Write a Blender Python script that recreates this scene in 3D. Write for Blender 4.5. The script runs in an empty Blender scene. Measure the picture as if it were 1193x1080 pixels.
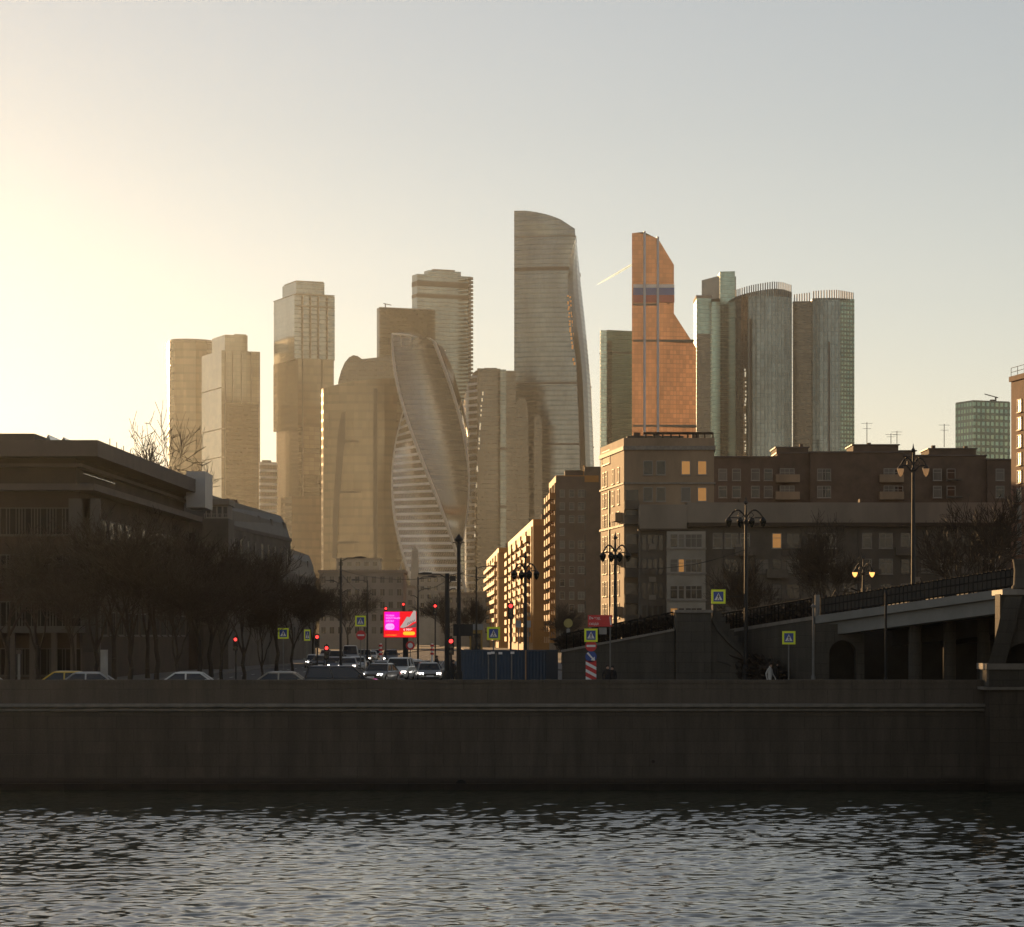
import bpy, math, random
import numpy as np
from mathutils import Vector, Matrix
R = math.radians
random.seed(7)
scene = bpy.context.scene
col = scene.collection
F = 3300.0; HZ = 742.0; CX = 596.5; CZ = 3.3     # focal length in photo pixels, horizon row, eye height above the road

def P(px, py, Y):
    """photo pixel seen at distance Y -> world point"""
    return Vector(((px - CX) * Y / F, Y, CZ - (py - HZ) * Y / F))
def X(px, Y): return (px - CX) * Y / F
def Z(py, Y): return CZ - (py - HZ) * Y / F

# ---------------------------------------------------------------- helpers
class MB:
    """collects faces with metric UVs, becomes ONE mesh object"""
    def __init__(self): self.v = []; self.f = []; self.m = []; self.uv = []
    def face(self, pts, m=0, uv=None):
        n = len(self.v); pts = [Vector(p) for p in pts]
        self.v += [tuple(p) for p in pts]; self.f.append(tuple(range(n, n + len(pts)))); self.m.append(m)
        if uv is None:
            nn = Vector((0, 0, 0))
            for i in range(1, len(pts) - 1): nn += (pts[i] - pts[0]).cross(pts[i + 1] - pts[0])
            if nn.length < 1e-12: nn = Vector((0, 0, 1))
            nn.normalize()
            if abs(nn.z) > .9: uv = [(p.x, p.y) for p in pts]
            else:
                t = Vector((0, 0, 1)).cross(nn).normalized()
                uv = [(p.dot(t), p.z) for p in pts]
        self.uv.append(uv)
    def box(self, x0, x1, y0, y1, z0, z1, m=0, T=None):
        c = [Vector((x, y, z)) for z in (z0, z1) for (x, y) in ((x0, y0), (x1, y0), (x1, y1), (x0, y1))]
        if T is not None: c = [T @ p for p in c]
        for q in ((0, 3, 2, 1), (4, 5, 6, 7), (0, 1, 5, 4), (1, 2, 6, 5), (2, 3, 7, 6), (3, 0, 4, 7)):
            self.face([c[i] for i in q], m)
        return self
    def prism(self, poly, z0, z1, m=0, mt=None, T=None, ztop=None):
        """vertical prism over an anticlockwise outline; ztop(x,y) may slope the top"""
        a = sum(poly[i][0] * poly[(i + 1) % len(poly)][1] - poly[(i + 1) % len(poly)][0] * poly[i][1] for i in range(len(poly)))
        if a < 0: poly = list(reversed(poly))
        lo = [Vector((x, y, z0)) for x, y in poly]; hi = [Vector((x, y, ztop(x, y) if ztop else z1)) for x, y in poly]
        if T is not None: lo = [T @ p for p in lo]; hi = [T @ p for p in hi]
        n = len(poly)
        for i in range(n):
            j = (i + 1) % n; self.face([lo[i], lo[j], hi[j], hi[i]], m)
        self.face(hi, m if mt is None else mt); self.face(list(reversed(lo)), m if mt is None else mt)
        return self
    def loft(self, rings, m=0, cap=True, closed=True, us=None, vz=False):
        """rings of equal point count, bottom to top; u = arc length, v = height"""
        k = len(rings[0]); rings = [[Vector(p) for p in r] for r in rings]
        u = [0.0]
        for i in range(k): u.append(u[-1] + (rings[0][(i + 1) % k] - rings[0][i]).length)
        if us: u = us
        v = [0.0]
        for a, b in zip(rings, rings[1:]):
            v.append(v[-1] + sum((q - p).length for p, q in zip(a, b)) / k)
        base = len(self.v)
        for r in rings: self.v += [tuple(p) for p in r]
        for s in range(len(rings) - 1):
            for i in range(k if closed else k - 1):
                j = (i + 1) % k
                self.f.append((base + s * k + i, base + s * k + j, base + (s + 1) * k + j, base + (s + 1) * k + i)); self.m.append(m)
                if vz: self.uv.append([(u[i], rings[s][i].z), (u[i + 1], rings[s][j].z), (u[i + 1], rings[s + 1][j].z), (u[i], rings[s + 1][i].z)])
                else: self.uv.append([(u[i], v[s]), (u[i + 1], v[s]), (u[i + 1], v[s + 1]), (u[i], v[s + 1])])
        if cap:
            self.face(list(reversed(rings[0])), m); self.face(rings[-1], m)
        return self
    def tube(self, p0, p1, r0, r1=None, n=8, m=0, cap=True):
        p0 = Vector(p0); p1 = Vector(p1); r1 = r0 if r1 is None else r1
        d = (p1 - p0).normalized()
        a = d.orthogonal().normalized(); b = d.cross(a)
        ring = lambda c, r: [c + (a * math.cos(2 * math.pi * i / n) + b * math.sin(2 * math.pi * i / n)) * r for i in range(n)]
        return self.loft([ring(p0, r0), ring(p1, max(r1, 1e-4))], m, cap)
    def path(self, pts, rs, n=6, m=0):
        for i in range(len(pts) - 1): self.tube(pts[i], pts[i + 1], rs[i], rs[i + 1], n, m, True)
        return self
    def lathe(self, prof, c=(0, 0, 0), n=16, m=0):
        c = Vector(c)
        return self.loft([[c + Vector((r * math.cos(2 * math.pi * i / n), r * math.sin(2 * math.pi * i / n), z)) for i in range(n)] for r, z in prof], m)
    def build(self, name, mats, parent=None, smooth=False, loc=None, merge=False):
        me = bpy.data.meshes.new(name)
        me.from_pydata(self.v, [], self.f)
        mats = mats if isinstance(mats, (list, tuple)) else [mats]
        for mm in mats: me.materials.append(mm)
        me.polygons.foreach_set('material_index', self.m)
        ul = me.uv_layers.new(name='UVMap')
        ul.data.foreach_set('uv', [c for f in self.uv for p in f for c in p])
        if smooth: me.polygons.foreach_set('use_smooth', [True] * len(self.f))
        me.update()
        o = bpy.data.objects.new(name, me); col.objects.link(o)
        if parent is not None: attach(o, parent)
        if loc is not None: o.location = loc
        return o

def attach(o, parent):
    o.parent = parent
    if parent.parent is None: o.matrix_parent_inverse = Matrix.Translation(-Vector(parent.location))
def tag(o, label=None, cat=None, group=None, kind=None):
    if label: o['label'] = label
    if cat: o['category'] = cat
    if group: o['group'] = group
    if kind: o['kind'] = kind
    return o
def thing(name, label, cat, loc=(0, 0, 0), rz=0.0, group=None):
    o = bpy.data.objects.new(name, None); col.objects.link(o)
    o.empty_display_size = .2; o.location = loc; o.rotation_euler = (0, 0, rz)
    return tag(o, label, cat, group)
def copy_tree(o, parent=None):
    kids = list(o.children)
    c = o.copy(); col.objects.link(c)
    if parent is not None: c.parent = parent
    for ch in kids: copy_tree(ch, c)
    return c

# ---------------------------------------------------------------- materials
def nd(nt, typ, **kw):
    n = nt.nodes.new(typ)
    for k, v in kw.items():
        if k in n.inputs.keys(): n.inputs[k].default_value = v
        else: setattr(n, k, v)
    return n
def math_(nt, op, a, b=None, clamp=False):
    n = nt.nodes.new('ShaderNodeMath'); n.operation = op; n.use_clamp = clamp
    for i, x in enumerate((a, b)):
        if x is None: continue
        if hasattr(x, 'is_linked'): nt.links.new(x, n.inputs[i])
        else: n.inputs[i].default_value = x
    return n.outputs[0]
def mixc(nt, fac, a, b, mode='MIX'):
    n = nt.nodes.new('ShaderNodeMix'); n.data_type = 'RGBA'; n.blend_type = mode
    for i, x in ((0, fac), (6, a), (7, b)):
        if hasattr(x, 'is_linked'): nt.links.new(x, n.inputs[i])
        elif i == 0: n.inputs[0].default_value = x
        else: n.inputs[i].default_value = (*x, 1) if len(x) == 3 else x
    return n.outputs[2]
def newmat(name):
    m = bpy.data.materials.new(name); m.use_nodes = True
    return m, m.node_tree, m.node_tree.nodes['Principled BSDF']
def mat(name, c, rough=.7, metal=0.0, var=.15, scale=1.0, bump=0.0, bscale=None, spec=.5, stretch=(1, 1, 1)):
    """plain surface with worn, uneven colour"""
    m, nt, b = newmat(name)
    tc = nd(nt, 'ShaderNodeTexCoord'); mp = nd(nt, 'ShaderNodeMapping')
    mp.inputs['Scale'].default_value = stretch
    nt.links.new(tc.outputs['Object'], mp.inputs['Vector'])
    n1 = nd(nt, 'ShaderNodeTexNoise', Scale=scale, Detail=6.0, Roughness=.62)
    nt.links.new(mp.outputs[0], n1.inputs['Vector'])
    d = tuple(max(0, x * (1 - var * 1.6)) for x in c); l = tuple(min(1, x * (1 + var * 1.6)) for x in c)
    cr = nd(nt, 'ShaderNodeMapRange'); cr.inputs[1].default_value = .25; cr.inputs[2].default_value = .75
    nt.links.new(n1.outputs[0], cr.inputs[0])
    nt.links.new(mixc(nt, cr.outputs[0], d, l), b.inputs['Base Color'])
    b.inputs['Roughness'].default_value = rough; b.inputs['Metallic'].default_value = metal
    b.inputs['Specular IOR Level'].default_value = spec
    if bump:
        n2 = nd(nt, 'ShaderNodeTexNoise', Scale=bscale or scale * 6, Detail=5.0)
        nt.links.new(mp.outputs[0], n2.inputs['Vector'])
        bp = nd(nt, 'ShaderNodeBump', Strength=bump, Distance=.05)
        nt.links.new(n2.outputs[0], bp.inputs['Height']); nt.links.new(bp.outputs[0], b.inputs['Normal'])
    return m
def emit(name, c, s):
    m, nt, b = newmat(name)
    b.inputs['Base Color'].default_value = (*[x * .5 for x in c], 1)
    b.inputs['Emission Color'].default_value = (*c, 1); b.inputs['Emission Strength'].default_value = s
    return m
def curtain(name, glass, span, floor=3.6, bay=1.5, fs=.28, mw=.08, metal=.75, rough=.12, bigf=None, tilt=.006, var=.2, span_rough=.2, span_metal=.7, soft=.88):
    """curtain wall: storeys of glass with spandrel bands and mullions, every pane tilted and tinted a little differently"""
    m, nt, b = newmat(name)
    uv = nd(nt, 'ShaderNodeUVMap'); sx = nd(nt, 'ShaderNodeSeparateXYZ'); nt.links.new(uv.outputs[0], sx.inputs[0])
    u = math_(nt, 'DIVIDE', sx.outputs[0], bay); v = math_(nt, 'DIVIDE', sx.outputs[1], floor)
    fu = math_(nt, 'FRACT', u); fv = math_(nt, 'FRACT', v)
    cu = math_(nt, 'FLOOR', u); cv = math_(nt, 'FLOOR', v)
    cell = nd(nt, 'ShaderNodeCombineXYZ'); nt.links.new(cu, cell.inputs[0]); nt.links.new(cv, cell.inputs[1])
    wn = nd(nt, 'ShaderNodeTexWhiteNoise'); nt.links.new(cell.outputs[0], wn.inputs['Vector'])
    cell2 = nd(nt, 'ShaderNodeCombineXYZ'); nt.links.new(cv, cell2.inputs[1])
    wf = nd(nt, 'ShaderNodeTexWhiteNoise'); nt.links.new(cell2.outputs[0], wf.inputs['Vector'])
    isspan = math_(nt, 'LESS_THAN', fv, fs); ismul = math_(nt, 'LESS_THAN', fu, mw / bay)
    opaque = math_(nt, 'MAXIMUM', isspan, ismul)
    g2 = tuple(x * (1 - var) for x in glass); g3 = tuple(min(1, x * (1 + var)) for x in glass)
    pane = mixc(nt, wn.outputs[0], g2, g3)
    sp = mixc(nt, math_(nt, 'MULTIPLY', wf.outputs[0], .8), span, tuple(x * .7 for x in span))
    big = nd(nt, 'ShaderNodeTexNoise', Scale=.03, Detail=4.0); bmp = nd(nt, 'ShaderNodeMapping'); bmp.inputs['Scale'].default_value = (1.6, .35, 1); nt.links.new(uv.outputs[0], bmp.inputs['Vector']); nt.links.new(bmp.outputs[0], big.inputs['Vector'])
    bm_ = nd(nt, 'ShaderNodeMapRange'); bm_.inputs[1].default_value = .3; bm_.inputs[2].default_value = .7; bm_.inputs[3].default_value = .75; bm_.inputs[4].default_value = 1.15
    nt.links.new(big.outputs[0], bm_.inputs[0])
    sp = mixc(nt, soft, sp, pane)
    sc_ = nd(nt, 'ShaderNodeVectorMath'); sc_.operation = 'SCALE'; nt.links.new(mixc(nt, opaque, pane, sp), sc_.inputs[0]); nt.links.new(bm_.outputs[0], sc_.inputs['Scale'])
    nt.links.new(sc_.outputs[0], b.inputs['Base Color'])
    mr = nd(nt, 'ShaderNodeMix'); mr.inputs[2].default_value = rough; mr.inputs[3].default_value = span_rough
    nt.links.new(opaque, mr.inputs[0]); nt.links.new(mr.outputs[0], b.inputs['Roughness'])
    mm = nd(nt, 'ShaderNodeMix'); mm.inputs[2].default_value = metal; mm.inputs[3].default_value = span_metal
    nt.links.new(opaque, mm.inputs[0]); nt.links.new(mm.outputs[0], b.inputs['Metallic'])
    geo = nd(nt, 'ShaderNodeNewGeometry')
    off = nd(nt, 'ShaderNodeVectorMath'); off.operation = 'SUBTRACT'; nt.links.new(wn.outputs[1], off.inputs[0]); off.inputs[1].default_value = (.5, .5, .5)
    sc = nd(nt, 'ShaderNodeVectorMath'); sc.operation = 'SCALE'; nt.links.new(off.outputs[0], sc.inputs[0]); sc.inputs['Scale'].default_value = tilt * 2
    ad = nd(nt, 'ShaderNodeVectorMath'); ad.operation = 'ADD'; nt.links.new(geo.outputs['Normal'], ad.inputs[0]); nt.links.new(sc.outputs[0], ad.inputs[1])
    no = nd(nt, 'ShaderNodeVectorMath'); no.operation = 'NORMALIZE'; nt.links.new(ad.outputs[0], no.inputs[0])
    nt.links.new(no.outputs[0], b.inputs['Normal'])
    return m

# ---------------------------------------------------------------- camera, air, sky and sun
cam = bpy.data.cameras.new('camera'); co = bpy.data.objects.new('camera', cam); col.objects.link(co)
co.location = (0, 0, CZ); co.rotation_euler = (R(90), 0, 0)
cam.sensor_width = 36; cam.lens = 36 * F / 1193; cam.shift_y = (HZ - 540) / 1193
cam.clip_start = .5; cam.clip_end = 60000
scene.camera = co

SUN_AZ = -19.5; SUN_EL = 5.8        # degrees left of the view direction, degrees above the horizon
sd = Vector((math.sin(R(SUN_AZ)) * math.cos(R(SUN_EL)), math.cos(R(SUN_AZ)) * math.cos(R(SUN_EL)), math.sin(R(SUN_EL))))
sun = bpy.data.lights.new('sun', 'SUN'); so = bpy.data.objects.new('sun', sun); col.objects.link(so)
sun.energy = 4.6; sun.angle = R(.53); sun.color = (1.0, .59, .26)
so.rotation_euler = sd.to_track_quat('Z', 'Y').to_euler()

w = bpy.data.worlds.new('World'); scene.world = w; w.use_nodes = True
nt = w.node_tree; bg = nt.nodes['Background']
sky = nd(nt, 'ShaderNodeTexSky'); sky.sky_type = 'NISHITA'; sky.sun_disc = False
sky.sun_elevation = R(SUN_EL); sky.sun_rotation = R(SUN_AZ)
sky.altitude = 120; sky.air_density = 1.0; sky.dust_density = 0.0; sky.ozone_density = 1.0
hs = nd(nt, 'ShaderNodeHueSaturation', Saturation=.52); nt.links.new(sky.outputs[0], hs.inputs['Color'])
nt.links.new(mixc(nt, 1.0, hs.outputs[0], (1.02, .938, .935), 'MULTIPLY'), bg.inputs['Color']); bg.inputs['Strength'].default_value = .10

hz = MB().box(-3600, 3600, -120, 9000, -8, 402)
hm = bpy.data.materials.new('haze_air'); hm.use_nodes = True; hn = hm.node_tree
for n in list(hn.nodes):
    if n.type == 'BSDF_PRINCIPLED': hn.nodes.remove(n)
pv = nd(hn, 'ShaderNodeVolumePrincipled'); pv.inputs['Color'].default_value = (.375, .41, .425, 1)
pv.inputs['Density'].default_value = .000044; pv.inputs['Anisotropy'].default_value = .81
hn.links.new(pv.outputs[0], hn.nodes['Material Output'].inputs['Volume'])
tag(hz.build('haze', hm), 'thin golden evening haze filling the air over river and city', 'haze', kind='stuff')

scene.view_settings.view_transform = 'Standard'; scene.view_settings.look = 'None'
scene.view_settings.exposure = .58; scene.view_settings.gamma = 1
scene.cycles.use_denoising = True
scene.cycles.max_bounces = 6; scene.cycles.volume_bounces = 1; scene.cycles.transparent_max_bounces = 12
scene.cycles.sample_clamp_indirect = 6
# ================================================================ river, banks, road
WALL_Y = 140.0; WZ = Z(920, WALL_Y); TOPZ = Z(792, WALL_Y)
def axis(f0, f1, step, lo, hi, grow=1.35):
    a = list(np.arange(f0, f1 + 1e-6, step)); s = step; x = f1; up = []
    while x < hi: s *= grow; x = min(hi, x + s); up.append(x)
    s = step; x = f0; dn = []
    while x > lo: s *= grow; x = max(lo, x - s); dn.append(x)
    return np.array(dn[::-1] + a + up)
gx = axis(-29, 29, .11, -1900, 1900); gy = axis(71, WALL_Y + .3, .085, 2.2, WALL_Y + .3)
Xg, Yg = np.meshgrid(gx, gy); Hh = np.zeros_like(Xg); rng = np.random.default_rng(3)
fade = np.clip((33 - np.abs(Xg)) / 5, 0, 1) * np.clip((Yg - 60) / 9, 0, 1)
for i in range(70):
    lam = .36 * (1.7 / .36) ** (rng.random() ** 1.2); th = rng.normal(0, .6) + .15; kx = math.sin(th) * 2 * math.pi / lam; ky = math.cos(th) * 2 * math.pi / lam
    Hh += .0165 * lam / (2 * math.pi) * np.sin(kx * Xg + ky * Yg + rng.random() * 6.283)
patch = .95 + .16 * np.sin(Xg * .11 + 1.3 * np.sin(Yg * .07)) * np.sin(Yg * .16 + .6 * np.sin(Xg * .09))
Hh *= fade * patch
nx, ny = len(gx), len(gy)
verts = np.stack([Xg, Yg, WZ + Hh], -1).reshape(-1, 3)
idx = np.arange(nx * ny).reshape(ny, nx)
faces = np.stack([idx[:-1, :-1], idx[:-1, 1:], idx[1:, 1:], idx[1:, :-1]], -1).reshape(-1, 4)
me = bpy.data.meshes.new('river_water'); nf = len(faces)
me.vertices.add(len(verts)); me.vertices.foreach_set('co', verts.ravel().astype(np.float32))
me.loops.add(nf * 4); me.loops.foreach_set('vertex_index', faces.ravel().astype(np.int32))
me.polygons.add(nf); me.polygons.foreach_set('loop_start', np.arange(0, nf * 4, 4, dtype=np.int32)); me.polygons.foreach_set('loop_total', np.full(nf, 4, dtype=np.int32))
me.update(calc_edges=True)
me.polygons.foreach_set('use_smooth', [True] * len(faces)); me.update()
wm, nt, b = newmat('river_water')
b.inputs['Base Color'].default_value = (.034, .044, .026, 1); b.inputs['Roughness'].default_value = .03; b.inputs['IOR'].default_value = 1.5
tc = nd(nt, 'ShaderNodeTexCoord'); mp = nd(nt, 'ShaderNodeMapping'); mp.inputs['Scale'].default_value = (1, 1.6, 1); nt.links.new(tc.outputs['Object'], mp.inputs['Vector'])
n1 = nd(nt, 'ShaderNodeTexNoise', Scale=7.0, Detail=3.0, Roughness=.6); nt.links.new(mp.outputs[0], n1.inputs['Vector'])
bp = nd(nt, 'ShaderNodeBump', Strength=.2, Distance=.015); nt.links.new(n1.outputs[0], bp.inputs['Height']); nt.links.new(bp.outputs[0], b.inputs['Normal'])
me.materials.append(wm); o = bpy.data.objects.new('river_water', me); col.objects.link(o); tag(o, kind='structure')

m_ground = mat('city_ground', (.07, .065, .055), .9, scale=.15, var=.2)
m_asph = mat('asphalt', (.045, .044, .042), .75, scale=.8, var=.25, bump=.3, bscale=30)
m_pave = mat('paving_stone', (.12, .11, .1), .85, scale=1.2, var=.15)
m_paint = mat('road_paint', (.6, .6, .57), .6, scale=3, var=.12)
m_kerb = mat('kerb_granite', (.2, .19, .18), .8, scale=4, var=.15)
def structure(name, mb, m): return tag(mb.build(name, m), kind='structure')
g = MB(); g.face([(-3500, 140.7, -.02), (3500, 140.7, -.02), (3500, 8900, -.02), (-3500, 8900, -.02)]); structure('ground', g, m_ground)
g = MB(); g.box(-3500, 3500, -115, 2.2, -6, 1.7); structure('near_bank', g, m_pave)
g = MB(); g.box(-400, 400, 2.2, WALL_Y + 1, -7.2, -7); structure('river_bed', g, m_ground)
# embankment road runs along the wall; the avenue leaves it towards the towers
STX = lambda Y: 2.0 - .0375 * (Y - 300)          # right kerb line of the avenue
g = MB(); g.face([(-600, 144, 0), (600, 144, 0), (600, 163, 0), (-600, 163, 0)]); structure('embankment_road', g, m_asph)
def avx(Y): return (-27 + .012 * (Y - 163), 9 - .0375 * (Y - 163))
g = MB(); ys = [163.004, 200, 300, 500, 800, 1300]
for a, c in zip(ys, ys[1:]): g.face([(avx(a)[0], a, 0), (avx(a)[1], a, 0), (avx(c)[1] - 0, c, .0), (avx(c)[0], c, .0)])
structure('avenue', g, m_asph)
g = MB(); g.box(-600, 600, 140.65, 144, -.3, .13); structure('embankment_pavement', g, m_pave)
g = MB()
for s, sgn in ((0, -1), (1, 1)):
    for a, c in zip(ys[:-1], ys[1:]):
        xa, xc = avx(a)[s], avx(c)[s]
        T = [(xa, a), (xc, c), (xc + 5 * sgn, c), (xa + 5 * sgn, a)]
        g.prism(T, -.3, .14)
structure('avenue_pavement', g, m_pave)
mk = MB()
for y in (150.3, 156.7):
    x = -60
    while x < 60: mk.face([(x, y, .004), (x + 3, y, .004), (x + 3, y + .15, .004), (x, y + .15, .004)]); x += 6
for lane in range(1, 10):
    Y = 185
    while Y < 520:
        f = lane / 10; x = avx(Y)[0] * (1 - f) + avx(Y)[1] * f
        mk.face([(x - .07, Y, .004), (x + .07, Y, .004), (x + .07, Y + 3, .004), (x - .07, Y + 3, .004)]); Y += 9
for k in range(26):
    x = -25.5 + k * 1.25; mk.face([(x, 167, .004), (x + .6, 167, .004), (x + .6, 171, .004), (x, 171, .004)])
structure('road_marking', mk, m_paint)

# ---- granite embankment wall
def granite(name, base, bw=1.7, bh=.62, wet=True):
    m, nt, b = newmat(name)
    uv = nd(nt, 'ShaderNodeUVMap'); br = nd(nt, 'ShaderNodeTexBrick')
    br.inputs['Scale'].default_value = 1; br.inputs['Brick Width'].default_value = bw; br.inputs['Row Height'].default_value = bh; br.inputs['Mortar Size'].default_value = .018; br.inputs['Mortar Smooth'].default_value = .3
    for k, f in (('Color1', .94), ('Color2', 1.05), ('Mortar', .74)): br.inputs[k].default_value = (*[x * f for x in base], 1)
    nt.links.new(uv.outputs[0], br.inputs['Vector'])
    mp = nd(nt, 'ShaderNodeMapping'); mp.inputs['Scale'].default_value = (.9, .12, 1); nt.links.new(uv.outputs[0], mp.inputs['Vector'])
    st = nd(nt, 'ShaderNodeTexNoise', Scale=1.6, Detail=7.0, Roughness=.65); nt.links.new(mp.outputs[0], st.inputs['Vector'])
    mr = nd(nt, 'ShaderNodeMapRange'); mr.inputs[1].default_value = .38; mr.inputs[2].default_value = .68; mr.inputs[3].default_value = .78; mr.inputs[4].default_value = 1.1; nt.links.new(st.outputs[0], mr.inputs[0])
    fn = nd(nt, 'ShaderNodeTexNoise', Scale=11.0, Detail=5.0); nt.links.new(uv.outputs[0], fn.inputs['Vector'])
    fr = nd(nt, 'ShaderNodeMapRange'); fr.inputs[3].default_value = .8; fr.inputs[4].default_value = 1.2; nt.links.new(fn.outputs[0], fr.inputs[0])
    k = math_(nt, 'MULTIPLY', mr.outputs[0], fr.outputs[0])
    if wet:      # slimy tide mark with a ragged edge just over the water
        sx = nd(nt, 'ShaderNodeSeparateXYZ'); nt.links.new(uv.outputs[0], sx.inputs[0])
        e = math_(nt, 'ADD', sx.outputs[1], math_(nt, 'MULTIPLY', st.outputs[0], -.5))
        wr = nd(nt, 'ShaderNodeMapRange'); wr.inputs[1].default_value = WZ + .05; wr.inputs[2].default_value = WZ + .42; wr.inputs[3].default_value = .35; wr.inputs[4].default_value = 1; nt.links.new(e, wr.inputs[0])
        k = math_(nt, 'MULTIPLY', k, wr.outputs[0])
    sc = nd(nt, 'ShaderNodeVectorMath'); sc.operation = 'SCALE'; nt.links.new(br.outputs[0], sc.inputs[0]); nt.links.new(k, sc.inputs['Scale'])
    nt.links.new(sc.outputs[0], b.inputs['Base Color']); b.inputs['Roughness'].default_value = .85; b.inputs['Specular IOR Level'].default_value = .15
    bp = nd(nt, 'ShaderNodeBump', Strength=.5, Distance=.03); nt.links.new(math_(nt, 'ADD', math_(nt, 'MULTIPLY', br.outputs['Fac'], -1.0), math_(nt, 'MULTIPLY', fn.outputs[0], .5)), bp.inputs['Height']); nt.links.new(bp.outputs[0], b.inputs['Normal'])
    return m
m_gran = granite('wall_granite', (.095, .08, .064)); m_gran2 = granite('parapet_granite', (.115, .097, .077), 2.4, .72, False)
m_coping = mat('coping_granite', (.19, .17, .145), .7, scale=2, var=.2)
t = thing('embankment_wall', 'long dark granite embankment wall with parapet above the river', 'embankment wall', (0, 140.3, WZ))
ZM = Z(821, WALL_Y)
MB().box(-620, X(1158, 140), 140.0, 140.9, -7, ZM - .35).build('wall_face', m_gran, t)
b = MB(); b.loft([[(-620, 139.95, z) if 0 else (-620, y, z) for y, z in pr] if 0 else [(x, y, z) for y, z in ((140.9, ZM - .346), (139.96, ZM - .346), (139.86, ZM - .3), (139.84, ZM - .2), (139.62, ZM - .1), (139.6, ZM + .02), (139.66, ZM + .06), (140.9, ZM + .06))] for x in (-620, X(1158, 140))], m=0)
b.build('moulding', m_coping, t)
MB().box(-620, X(1158, 140), 139.98, 140.6, ZM + .064, TOPZ - .16).build('parapet', m_gran2, t)
b = MB(); xx = -620.0; rr = random.Random(4)
while xx < X(1156, 140):
    wdt = 2.4; b.box(xx + .008, min(xx + wdt - .008, X(1158, 140)), 139.93, 140.65, TOPZ - .157, TOPZ + rr.uniform(-.008, .008)); xx += wdt
b.build('coping', m_gran2, t)
MB().tube((X(537, 139.8), 139.75, Z(914, 140)), (X(537, 139.8), 140.2, Z(914, 140)), .26, n=14).build('drain_outlet', mat('drain_black', (.006, .006, .006), .9), t)
b = MB(); b.box(-620, X(1158, 140), 139.7, 140.05, WZ - .6, WZ + .32); b.build('plinth', m_gran, t)
MB().tube((X(761, 139.9), 139.92, Z(887, 140)), (X(761, 139.9), 140.1, Z(887, 140)), .09, n=10).build('mooring_ring', mat('rust_iron', (.03, .02, .015), .8), t)

MB().box(28.2, 620, 140.0, 140.9, -7, ZM - .35).build('wall_face', m_gran, t)
MB().box(28.2, 620, 139.98, 140.6, ZM - .346, TOPZ).build('parapet', m_gran2, t)
# ---- bridge at the right: pier, sloping deck, abutment with arch, columns beneath
m_bstone = granite('bridge_stone', (.085, .078, .066), 1.5, .6, False)
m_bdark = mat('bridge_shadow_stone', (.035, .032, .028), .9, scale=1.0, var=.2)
m_beam = mat('pale_girder', (.2, .2, .185), .6, scale=.6, var=.12)
m_iron = mat('black_iron', (.012, .012, .012), .8, scale=3, var=.1, spec=.1)
t = thing('bridge', 'stone and steel bridge with pale sloping girder over the embankment road', 'bridge', (30, 148, 0))
YA, YB = 141.5, 160.0
A = P(1176, 690, YA); Bp = P(950, 722, YB)
dirv = (Bp - A); side = Vector((dirv.y, -dirv.x, 0)).normalized()      # towards the right, across the deck
if side.x < 0: side = -side
def beam(mb, o0, o1, z0, z1, a=A, c=Bp):
    q = [a + side * o0, a + side * o1, c + side * o1, c + side * o0]
    lo = [p + Vector((0, 0, z0)) for p in q]; hi = [p + Vector((0, 0, z1)) for p in q]
    mb.face(list(reversed(lo))); mb.face(hi)
    for i in range(4): j = (i + 1) % 4; mb.face([lo[i], lo[j], hi[j], hi[i]])
b = MB(); beam(b, 0, .7, -.22, .22); b.build('upper_girder', m_beam, t)
b = MB(); beam(b, .28, 1.0, -.95, -.223); b.build('lower_girder', m_beam, t)
b = MB(); beam(b, 1.003, 26, -.6, .1); b.build('deck', m_asph, t)
for k in range(1, 7):
    o0 = 1.6 + k * 3.3; b = MB(); beam(b, o0, o0 + .5, -1.5, -.603); b.build('floor_beam', m_bdark, t)
MB().box(25.2, 50, 3, 138.0, 4.2, 5.2).build('river_span', m_bstone, t)
for yy in (50.0, 95.0): MB().box(25.6, 49.5, yy - 2, yy + 2, -7, 4.197).build('river_pier', m_gran, t)
rl = MB(); L = dirv.length; n = 46
for i in range(n + 1):
    p = A + dirv * (i / n) + side * .35; rl.box(p.x - .035, p.x + .035, p.y - .035, p.y + .035, p.z + .22, p.z + 1.25)
for zz in (1.18, .8, .35): rl.tube(A + side * .35 + Vector((0, 0, zz)), Bp + side * .35 + Vector((0, 0, zz)), .045, n=5)
pn = MB(); beam(pn, .33, .36, .35, 1.15); 
rl.v, rl.f, rl.m, rl.uv = rl.v, rl.f, rl.m, rl.uv
rl.build('railing', m_iron, t); pn.build('railing_screen', m_bdark, t)
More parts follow.
